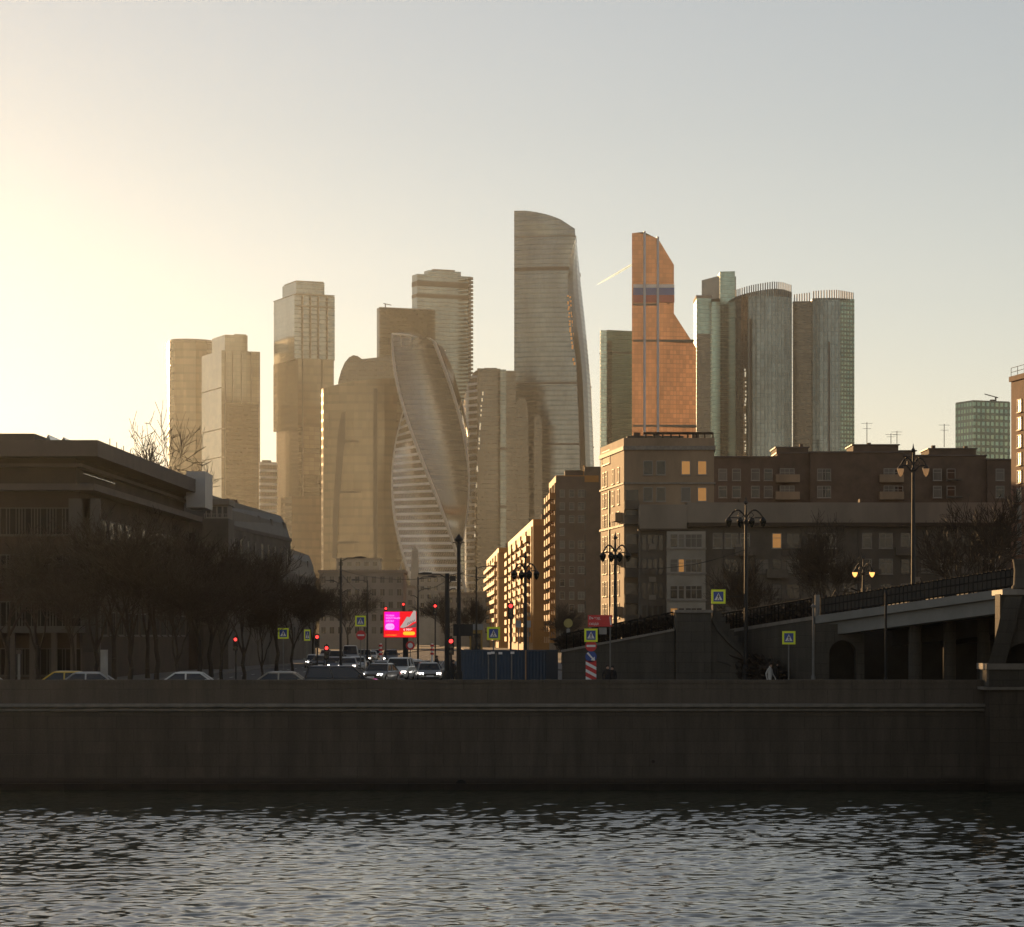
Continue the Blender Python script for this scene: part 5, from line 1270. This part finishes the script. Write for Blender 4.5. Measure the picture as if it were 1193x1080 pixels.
o = round_sign(t, x, 223.6, z, .38, m_red, 'red_disc'); MB().box(x - .26, x + .26, 223.55, 223.57, z - .06, z + .06).build('white_bar', m_whitep, o); MB().tube((x + .25, 223.7, 0), (x + .25, 223.7, z + .3), .035, n=6).build('post', m_polel, t)
t = thing('no_entry_sign', 'round red-edged sign below the billboard', 'road sign', (X(478, 240), 240, 0)); x = X(478, 240); z = Z(752, 240)
o = round_sign(t, x, 240, z, .38, m_red, 'red_disc'); round_sign(o, x, 239.975, z, .22, m_whitep, 'white_centre'); MB().tube((x, 240.06, 0), (x, 240.06, z + .3), .035, n=6).build('post', m_polel, t)
for px, lb in ((604, 'small white plate sign left of the ornate lamp above the hoarding'), (615.5, 'small white plate sign right of the ornate lamp above the hoarding')):
    Y = 200.; t = thing('plate_sign', lb, 'road sign', (X(px, Y), Y, 0)); MB().box(X(px - 3, Y), X(px + 3, Y), Y, Y + .04, Z(731, Y), Z(723, Y)).build('plate', mat('pale_plate', (.3, .3, .3), .6), t)
    MB().tube((X(px, Y), Y + .08, 0), (X(px, Y), Y + .08, Z(723, Y)), .035, n=6).build('post', m_polel, t)
t = thing('round_sign', 'round yellowish sign on a thin post before the tall brown block', 'road sign', (X(662, 215), 215, 0)); Y = 215.
round_sign(t, X(662, Y), Y, Z(726, Y), .34, mat('dull_yellow', (.3, .25, .08), .6), 'disc'); MB().box(X(660, Y), X(664, Y), Y - .01, Y + .02, Z(738, Y), Z(732.5, Y)).build('lower_plate', m_alum, t); MB().tube((X(662, Y), Y + .06, 0), (X(662, Y), Y + .06, Z(724, Y)), .035, n=6).build('post', m_polel, t)

# ---- billboard
Y = 300.; t = thing('billboard', 'bright magenta and red billboard with a white shoe', 'billboard', (X(473, Y), Y + .4, 0))
e_mag = emit('magenta_screen', (.62, .0, .42), 1.0); e_rd = emit('red_screen', (.62, .005, .01), 1.0); e_yel = emit('yellow_screen', (.75, .42, .02), .9); e_pnk = emit('pale_pink_screen', (.9, .3, .7), 1.0); e_wht = emit('white_screen', (.8, .62, .6), .9); e_shoe = emit('shoe_print', (.42, .34, .31), .7); e_shade = emit('shoe_shade', (.12, .08, .08), .6)
MB().box(X(446.5, Y), X(485.5, Y), Y, Y + .5, Z(743, Y), Z(712, Y)).build('cabinet', m_pole, t)
MB().box(X(447, Y), X(485, Y), Y - .02, Y - .003, Z(742.5, Y), Z(712.4, Y)).build('red_panel', e_rd, t)
b = MB(); plate(b, [(X(a, Y), Z(q, Y)) for a, q in ((448, 734), (465, 734.5), (465.5, 713), (448, 713))], Y - .034, .012); b.build('magenta_panel', e_mag, t)
b = MB(); plate(b, [(X(a, Y), Z(q, Y)) for a, q in ((466, 731), (470, 725), (474, 718.5), (477.5, 719), (480, 714.5), (482, 711), (484.5, 712), (484.8, 724), (481, 725), (476, 729), (470, 731.5))], Y - .05, .012); o = b.build('white_shoe', e_shoe, t)
b = MB()
for k in range(4): plate(b, [(X(474 + k * 2.4, Y), Z(728.5 - k * 1.2, Y)), (X(475 + k * 2.4, Y), Z(728 - k * 1.2, Y)), (X(476.4 + k * 2.4, Y), Z(725 - k * 1.0, Y)), (X(475.4 + k * 2.4, Y), Z(725 - k * 1.0, Y))], Y - .066, .012)
b.build('shoe_lines', e_shade, o)
b = MB(); plate(b, [(X(467, Y), Z(731.8, Y)), (X(478, Y), Z(729.5, Y)), (X(484.8, Y), Z(725.4, Y)), (X(484.8, Y), Z(731, Y))], Y - .042, .012); b.build('dark_ground', e_shade, t)
def pill(x0, x1, z0, z1):
    r = (z1 - z0) / 2; return [(x1 - r + r * math.sin(a), z0 + r - r * math.cos(a)) for a in [math.pi * i / 8 for i in range(9)]] + [(x0 + r - r * math.sin(a), z0 + r + r * math.cos(a)) for a in [math.pi * i / 8 for i in range(9)]]
b = MB(); plate(b, pill(X(449, Y), X(459.5, Y), Z(733.5, Y), Z(726.5, Y)), Y - .05, .012); o = b.build('pink_button', e_pnk, t); text(o, 'СПОРТ', X(450.2, Y), Y - .058, Z(731.6, Y), .27, emit('violet_text', (.2, .05, .4), .8))
b = MB(); plate(b, pill(X(469.5, Y), X(483.5, Y), Z(740, Y), Z(735.8, Y)), Y - .05, .012); b.build('yellow_button', e_yel, t)
for s, z in (('Новая', 718), ('коллекция', 721), ('обуви', 724.5)): text(t, s, X(449.5, Y), Y - .04, Z(z, Y), .3, e_pnk)
text(t, '4 999*', X(469.8, Y), Y - .056, Z(735, Y), .36, e_wht); text(t, 'в магазинах', X(449, Y), Y - .025, Z(740.5, Y), .2, e_yel)
MB().box(X(470.5, Y), X(475.5, Y), Y + .1, Y + .5, 0, Z(743, Y) - .003).build('pillar', m_pole, t)

# ---- traffic lights
def signal(label, px, py, Y, lit='red', post=True):
    t = thing('traffic_light', label, 'traffic light', (X(px, Y), Y, 0), 0, 'traffic lights'); z = Z(py, Y) - .3
    x = X(px, Y)
    MB().box(x - .17, x + .17, Y - .08, Y + .1, z - .5, z + .5).build('housing', m_blk, t)
    for k, zz in enumerate((z + .3, z, z - .3)):
        b = MB(); b.tube((x, Y - .1, zz), (x, Y - .075, zz), .115, n=14); o = b.build('lens', e_red if k == 0 else m_lensoff, t)
        v = MB(); A = [Vector((x + .13 * math.cos(a), Y - .08, zz + .13 * math.sin(a))) for a in [math.pi * i / 6 for i in range(7)]]
        v.loft([A, [p + Vector((0, -.14, -.01)) for p in A]], cap=False, closed=False); v.build('visor', m_blk, o)
    if post: MB().tube((x, Y + .16, 0), (x, Y + .16, z + .6), .06, n=8).build('post', m_pole, t)
    return t
signal('red traffic light among the left trees under the mansard house', 274.5, 745, 205)
signal('red traffic light beside the edge-on crossing sign, higher of the two there', 369.5, 742, 205)
signal('red traffic light just above the far headlights, lower of the two there', 380.5, 755, 200)
signal('red traffic light low on the thick dark pole left of the hoarding', 525.5, 747, 165)
signal('red traffic light before the golden blocks above the hoarding', 595, 706, 173)
signal('small red traffic light high over the avenue, right of the billboard', 507, 706, 250)
signal('small red traffic light peeping above the billboard top', 470, 704, 306)
signal('faint red traffic light at the upper left corner of the billboard', 449.5, 709, 306)

# ---- blue hoarding
m_hoard = mat('blue_hoarding_sheet', (.018, .045, .085), .45, scale=.5, var=.18)
t = thing('hoarding', 'dark blue sheet metal hoarding with pale posts behind the wall', 'hoarding', (X(595, 171), 171, 0)); Y = 171.
b = MB(); n = 60; xs_ = [X(537 + 113 * i / n, Y) for i in range(n + 1)]
A = [(x, Y + (.035 if (i // 1) % 2 else 0)) for i, x in enumerate(xs_)]
b.loft([[(x, y, z) for x, y in A] + [(x, y + .03, z) for x, y in reversed(A)] for z in (.05, Z(758.5, Y))]); b.build('sheet', m_hoard, t)
MB().box(X(636, Y), X(650, Y), Y - .14, Y - .003, .05, Z(757.5, Y)).build('gate_panel', mat('dark_gate', (.012, .02, .035), .5), t)
MB().box(X(536.5, Y), X(650.5, Y), Y - .06, Y + .1, Z(758.4, Y), Z(757, Y)).build('top_rail', m_hoard, t)
for px, q in ((569, 761), (578, 761), (596, 759), (612.5, 757.5)): MB().box(X(px - .7, Y), X(px + .7, Y), Y - .12, Y - .05, 0, Z(q, Y)).build('post', mat('ochre_post', (.3, .19, .09), .6) if px > 610 else m_polel, t)
for px, q in ((570, 761), (574, 760.5), (583, 761), (597, 760.5)): MB().box(X(px - 2.2, Y), X(px + 2.2, Y), Y - .2, Y - .13, Z(q + 1.3, Y), Z(q - 1.3, Y)).build('work_lamp', m_whitep, t)
# pylon, bollards, kiosk
t = thing('info_pylon', 'pale upright info pylon standing at the wall among the trees', 'pylon', (X(121, 150), 150, 0))
MB().box(X(117, 150), X(125, 150), 150, 150.25, .25, Z(757, 150)).build('panel', mat('pale_pylon', (.26, .25, .23), .6, scale=1.5), t); MB().box(X(116.5, 150), X(125.5, 150), 149.95, 150.3, 0, .247).build('foot', m_slab, t)
t = thing('info_pylon', 'slim grey post with a small box near the left edge', 'pylon', (X(22, 152), 152, 0))
MB().box(X(20.5, 152), X(23, 152), 152, 152.2, 0, Z(762, 152)).build('panel', m_polel, t); MB().box(X(19, 152), X(24.5, 152), 151.95, 152.25, Z(762, 152) + .003, Z(757, 152)).build('cap', m_slab, t)
def striped(label, px, py, Y, h):
    t = thing('striped_bollard', label, 'bollard', (X(px, Y), Y, 0)); x = X(px, Y); z0 = Z(py, Y)
    MB().tube((x, Y, 0), (x, Y, z0 + .1), .09, n=10).build('post', m_whitep, t)
    for k in range(3): MB().tube((x, Y, z0 - k * h / 3), (x, Y, z0 - k * h / 3 - h / 6), .16, n=12).build('red_band', m_red, t)
striped('red banded marker post left of the billboard among the cars', 443.5, 751, 225, 1.0)
striped('red and white marker beside the walking figure at the crossing', 503.5, 751, 235, 1.0)
Y = 262.; t = thing('kiosk', 'small grey kiosk with yellow band left of the hoarding', 'kiosk', (X(554, Y), Y + 1, 0))
MB().box(X(547, Y), X(562, Y), Y, Y + 2, 0, Z(734, Y)).build('body', mat('ochre_band', (.3, .19, .04), .6), t); MB().box(X(546, Y), X(563, Y), Y - .2, Y + 2.2, Z(734, Y) + .003, Z(727, Y)).build('roof_sign', m_alum, t)
MB().box(X(549, Y), X(560, Y), Y - .04, Y - .003, .8, Z(738, Y)).build('shop_window', p_dark, t)

# ---- overhead tram wires
def wire(label, pts, sag=.5):
    b = MB(); n = 14; L = []
    for (a, c) in zip(pts, pts[1:]):
        a = Vector(a); c = Vector(c)
        for i in range(n): f = i / n; p = a.lerp(c, f); p.z -= 4 * sag * f * (1 - f); L.append(p)
    L.append(Vector(pts[-1])); b.path(L, [.022] * len(L), 4)
    tag(b.build('overhead_wire', m_pole), label, 'wire', 'overhead wires')
wire('thin wire from the left cross-arm pole to the tallest pole', [P(397, 664, 200), P(534, 668, 167)])
wire('thin wire from the tallest pole to the ornate lamp behind the hoarding', [P(534, 668, 167), P(612, 668, 178)], .3)
wire('thin wire along the avenue from the cross-arm pole to the far thin pole', [P(397, 668, 200), P(428, 690, 300)], .4)
wire('thin wire from the ornate lamp before the cream block to the lamp behind the stair', [P(717, 660, 169), P(869, 640, 165)], .5)
wire('thin wire from the thick dark pole to the thin pole right of the billboard', [P(521, 675, 166), P(487, 682, 255)], .4)
# ================================================================ cars
m_tyre = mat('tyre_rubber', (.012, .012, .012), .85, scale=8, var=.2); m_hub = mat('alloy_hub', (.3, .3, .3), .35, metal=.8, scale=8, var=.1)
m_cglass = pane_mat('car_glass', (.012, .013, .014), .05, None, .7); m_trim = mat('black_trim', (.012, .012, .012), .5, scale=8, var=.2)
def paint(n, c, met=.3): 
    m = mat(n, c, .28, metal=met, scale=2, var=.06); m.node_tree.nodes['Principled BSDF'].inputs['Coat Weight'].default_value = .5; return m
c_sil = paint('silver_paint', (.34, .34, .33), .5); c_wht = paint('white_paint', (.6, .6, .58), 0); c_gry = paint('grey_paint', (.12, .12, .12)); c_blk = paint('black_paint', (.02, .02, .022), .1); c_yel = paint('yellow_paint', (.55, .36, .02), 0); c_bei = paint('beige_paint', (.3, .27, .22)); c_blu = paint('dark_blue_paint', (.03, .04, .08))
e_tail = emit('tail_lamp', (.5, .01, .01), .6)
def car_proto(kind):
    """front towards -Y, standing on z=0"""
    S = {'sedan': dict(L=4.6, W=.9, belt=.92, roof=1.45, hood=.86, g=(-.95, 1.75), r=(-.25, 1.05), tail=.95),
         'suv': dict(L=4.7, W=.95, belt=1.1, roof=1.75, hood=1.05, g=(-1.05, 2.2), r=(-.35, 1.95), tail=1.1),
         'van': dict(L=5.4, W=1.0, belt=1.25, roof=2.3, hood=1.2, g=(-1.9, 2.6), r=(-1.2, 2.55), tail=1.3)}[kind]
    L, W = S['L'], S['W']; h = L / 2; root = bpy.data.objects.new('car', None); col.objects.link(root)
    st = [(-h, .42, .62, .78), (-h + .12, .30, .74, .93), (-h + .7, .24, S['hood'] - .05, 1.0), (S['g'][0], .22, S['belt'], 1.0), (S['g'][1], .22, S['belt'] + .02, 1.0), (h - .35, .26, S['tail'], .97), (h - .06, .34, S['tail'] - .05, .9), (h, .45, S['tail'] - .2, .82)]
    b = MB(); rings = []
    for y, z0, z1, k in st:
        w = W * k; zc = z0 + (z1 - z0) * .45
        rings.append([(-w * .9, y, z0), (w * .9, y, z0), (w, y, z0 + .12), (w, y, zc), (w * .96, y, z1 - .08), (w * .86, y, z1), (-w * .86, y, z1), (-w * .96, y, z1 - .08), (-w, y, zc), (-w, y, z0 + .12)])
    b.loft(rings); body = b.build('body', c_sil, root, smooth=False)
    (g0, g1), (r0, r1) = S['g'], S['r']; zb = S['belt'] - .02; zr = S['roof']
    ring = lambda y0, y1, w, z: [(-w, y0, z), (w, y0, z), (w, y1, z), (-w, y1, z)]
    b = MB(); b.loft([ring(g0 + .03, g1 - .03, W * .88, zb), ring(r0 - .02, r1 + .02, W * .72, zr - .07)]); b.build('glasshouse', m_cglass, root)
    b = MB(); b.loft([ring(r0 - .08, r1 + .08, W * .75, zr - .1), ring(r0 - .02, r1 + .02, W * .72, zr - .03), ring(r0 + .15, r1 - .15, W * .6, zr)]); 
    for sx in (-1, 1):
        for ya, yb in ((g0, r0 - .04), (g1, r1 + .04), ((g0 + g1) / 2 + .1, (r0 + r1) / 2 + .1)): b.tube((sx * W * .9, ya, zb), (sx * W * .735, yb, zr - .08), .045, n=5)
    b.build('roof', c_sil, root)
    for sx in (-1, 1):
        for y in (-h + .85, h - .9):
            b = MB(); b.tube((sx * (W - .2), y, .33), (sx * (W + .015), y, .33), .33, n=20); o = b.build('wheel', m_tyre, root)
            b = MB(); b.tube((sx * (W + .0), y, .33), (sx * (W + .03), y, .33), .21, n=14); b.build('hub', m_hub, o)
        b = MB(); b.loft([[(sx * W * .5, -h - .01, .6), (sx * W * .85, -h + .06, .6), (sx * W * .88, -h + .1, .74), (sx * W * .55, -h + .03, .74)][::sx], [(sx * W * .5, -h + .2, .6), (sx * W * .85, -h + .25, .6), (sx * W * .88, -h + .25, .74), (sx * W * .55, -h + .22, .74)][::sx]]); b.build('headlight', e_head, root)
        b = MB(); b.box(sx * W * .8 - .12, sx * W * .8 + .12, h - .03, h + .02, S['tail'] - .3, S['tail'] - .15); b.build('tail_light', e_tail, root)
        b = MB(); b.box(sx * (W + .1) - .09, sx * (W + .1) + .09, g0 + .25, g0 + .4, S['belt'], S['belt'] + .14); b.build('mirror', c_sil, root)
    b = MB(); b.box(-W * .48, W * .48, -h - .03, -h + .05, .5, .66); b.box(-W * .7, W * .7, -h - .0, -h + .08, .32, .44); b.build('grille', m_trim, root)
    MB().box(-.26, .26, -h - .045, -h - .032, .44, .55).build('number_plate', m_whitep, root)
    return root
cars = {k: car_proto(k) for k in ('sedan', 'suv', 'van')}
used = set()
def car(kind, label, px, Y, rz, color, lights=True, group=None, z=0.0, cat='car', extra=None):
    src = cars[kind]
    o = src if kind not in used and not used.add(kind) else copy_tree(src)
    o.name = 'parked_car' if group and 'parked' in group else ('car' if kind != 'van' else 'delivery_van')
    o.location = (X(px, Y), Y, z); o.rotation_euler = (0, 0, R(rz)); o['label'] = label; o['category'] = cat
    if group: o['group'] = group
    for c in o.children:
        nm = c.name.split('.')[0]
        if nm in ('body', 'roof', 'mirror'): c.material_slots[0].link = 'OBJECT'; c.material_slots[0].material = color
        if nm == 'headlight': c.material_slots[0].link = 'OBJECT'; c.material_slots[0].material = e_head if lights else m_hub
    return o
# the prototypes become the far cars last, so copy first from untouched ones
GP = 'cars parked along the embankment wall'; GW = 'cars waiting at the crossing'; GF = 'distant cars on the avenue'
car('sedan', 'silver car nearest the hoarding at the crossing, headlights on', 499.5, 205, 4, c_sil, True, GW)
car('sedan', 'dark grey car at the front left of the waiting group, close to the wall', 443, 200, -14, c_gry, True, GW)
car('suv', 'white off-road car in the middle of the waiting group', 465, 214, -6, c_wht, True, GW)
car('sedan', 'pale car tucked behind the silver one near the hoarding', 486.5, 220, 6, c_bei, True, GW)
car('sedan', 'silver car behind the dark grey one at the left of the waiting group', 447, 222, -10, c_sil, False, GW)
car('sedan', 'black car at the back of the waiting group under the billboard', 463, 240, 0, c_blk, False, GW)
car('sedan', 'white car at the back right of the waiting group', 481, 236, 0, c_wht, False, GW)
car('sedan', 'silver car parked behind the pale info pylon at the wall', 113, 150.5, 90, c_sil, False, GP)
car('sedan', 'yellow taxi parked beyond the silver car left of the pale pylon', 88, 154.5, 90, c_yel, False, GP)
car('sedan', 'pale silver car parked alone between the pylon and the crossing', 229, 151, 90, c_wht, False, GP)
car('sedan', 'grey car parked below the leftmost crossing sign', 337, 152, 88, c_bei, False, GP)
car('suv', 'long dark car low behind the wall, left of the waiting group', 404, 153.5, 90, c_blk, False, GP)
car('sedan', 'silver car cut by the left edge behind the wall', -18, 151, 90, c_sil, False, GP)
car('van', 'tall pale grey delivery truck coming down the avenue', 408, 335, 2, c_sil, True, None, cat='van')
far_on = {366, 391, 405, 424, 438, 455}
far = [('sedan', 366, 300, c_sil, 'distant silver car nearest the left kerb of the avenue'), ('sedan', 374, 285, c_blk, 'distant black car under the lower red traffic light'), ('suv', 392, 320, c_gry, 'distant grey car just left of the delivery truck'),
       ('sedan', 391, 262, c_blu, 'distant dark blue car before the delivery truck, left side'), ('sedan', 405, 258, c_sil, 'distant silver car directly before the delivery truck'), ('sedan', 416, 268, c_wht, 'distant white car right of the delivery truck'),
       ('suv', 424, 350, c_blk, 'distant black car left of the cluster by the billboard'), ('sedan', 432, 380, c_wht, 'distant white car in the cluster left of the billboard'), ('sedan', 438, 420, c_gry, 'distant grey car at the back of the cluster left of the billboard'),
       ('sedan', 380, 410, c_bei, 'distant beige car far behind on the left lane'), ('suv', 455, 345, c_blk, 'distant dark car just beneath the billboard')]
for k, px, Y, c, lb in far: car(k, lb, px, Y, 1.5, c, px in far_on, GF)

# ================================================================ people
m_coat = mat('dark_coat', (.015, .014, .015), .9, scale=6, var=.2); m_skin = mat('skin', (.45, .28, .2), .6, scale=8, var=.06); m_hair = mat('dark_hair', (.02, .014, .01), .7, scale=12, var=.2); m_jean = mat('dark_trousers', (.02, .022, .03), .9, scale=6, var=.2); m_light = mat('pale_jacket', (.5, .49, .47), .85, scale=5, var=.1)
def person(label, px, Y, z0, rz, h=1.72, stride=.25, jacket=None, bag=False):
    t = thing('person', label, 'person', (X(px, Y), Y, z0), R(rz)); s = h / 1.75
    V = []; E = []; Rr = []
    def add(p, r, par=None):
        V.append(tuple(Vector(p) * s)); Rr.append(r * s)
        if par is not None: E.append((par, len(V) - 1))
        return len(V) - 1
    pel = add((0, 0, .95), .15); wa = add((0, 0, 1.1), .135, pel); ch = add((0, -.01, 1.32), .165, wa); nk = add((0, -.01, 1.5), .06, ch); h0 = add((0, -.02, 1.58), .085, nk); h1 = add((0, -.015, 1.68), .09, h0)
    no = add((0, -.12, 1.63), .014, h0)
    for sx in (-1, 1):
        hp = add((sx * .1, 0, .9), .1, pel); kn = add((sx * .105, -.05 + sx * stride * .45, .5), .068, hp); an = add((sx * .1, .03 + sx * stride * (1.0 if sx > 0 else .8), .09), .048, kn); add((sx * .105, -.15 + sx * stride, .04), .04, an)
        sh = add((sx * .19, 0, 1.42), .07, ch); el = add((sx * .25, .05 - sx * stride * .3, 1.15), .05, sh); wr_ = add((sx * .25, -.06 - sx * stride * .5, .92), .032, el); pm = add((sx * .25, -.09 - sx * stride * .5, .84), .036, wr_)
        for k in range(4): f1 = add((sx * .25, -.125 + k * .022 - sx * stride * .5, .78 + abs(k - 1.4) * .006), .009, pm); add((sx * .24, -.13 + k * .022 - sx * stride * .5, .74 + abs(k - 1.4) * .008), .008, f1)
        add((sx * .225, -.14 - sx * stride * .5, .82), .01, pm)
    me_ = bpy.data.meshes.new('body'); me_.from_pydata(V, E, []); o = bpy.data.objects.new('body', me_); col.objects.link(o); o.parent = t; me_.materials.append(m_skin if False else m_coat if jacket is None else jacket)
    sk = o.modifiers.new('skin', 'SKIN'); sk.use_smooth_shade = True
    if not me_.skin_vertices: me_.skin_vertices.new(name='')
    for i, r in enumerate(Rr): me_.skin_vertices[0].data[i].radius = (r, r); me_.skin_vertices[0].data[i].use_root = i == 0
    o.modifiers.new('sub', 'SUBSURF').render_levels = 1
    b = MB(); b.lathe([(.01, 1.60), (.09, 1.62), (.112, 1.7), (.085, 1.78), (.01, 1.805)], (0, .012, 0), 14); q = b.build('hair', m_hair, None, True); q.parent = t; q.scale = (s, s, s)
    b = MB(); b.lathe([(.03, 1.52), (.075, 1.545), (.082, 1.61), (.07, 1.66), (.02, 1.69)], (0, -.045, 0), 12); q = b.build('face', m_skin, None, True); q.parent = t; q.scale = (s, s, s)
    b = MB(); b.lathe([(.165, .98), (.16, 1.1), (.172, 1.3), (.15, 1.42), (.075, 1.49)], (0, 0, 0), 16); q = b.build('jacket', jacket or m_coat, None, True); q.parent = t; q.scale = (s * 1.1, s * .8, s)
    if bag:
        q = MB().box(.22, .34, -.2, .1, .62, .86).build('bag', m_trim); q.parent = t
    return t
person('person in dark clothes walking at the crossing right of the billboard', 509, 228, 0, 70, 1.76, .32)
person('person in dark clothes behind the wall right of the striped plate, left of two', 707.5, 158, 0, 20, 1.72, .1)
person('person in dark clothes behind the wall right of the striped plate, right of two', 713.5, 158.4, 0, -25, 1.66, .1)
person('person in pale jacket at the foot of the stair beside the dark bushes', 897, 160.5, 0.1, 60, 1.7, .3, m_light)
person('person in dark coat with a bag standing before the dark bushes at the stair', 904, 160.8, .1, 100, 1.75, .2, None, True)
person('person in dark clothes beside the thick dark pole at the crossing', 528, 190, 0, 45, 1.72, .2)

# ================================================================ vapour trails high beyond the city
m_trail = bpy.data.materials.new('vapour_trail'); m_trail.use_nodes = True; nt = m_trail.node_tree; nt.nodes.remove(nt.nodes['Principled BSDF'])
pv = nd(nt, 'ShaderNodeVolumePrincipled'); pv.inputs['Color'].default_value = (.7, .9, 1, 1); pv.inputs['Density'].default_value = .07; pv.inputs['Anisotropy'].default_value = .6
nt.links.new(pv.outputs[0], nt.nodes['Material Output'].inputs['Volume'])
Y = 24000.
b = MB(); b.path([P(694, 332.5, Y), P(703, 327.5, Y + 400), P(718, 319, Y + 800), P(736, 308.5, Y + 1400)], [1.0, 5.5, 8.5, 9], 8)
tag(b.build('vapour_trail', m_trail, smooth=True), 'short bright white vapour trail between the sail tower and copper tower', 'vapour trail')
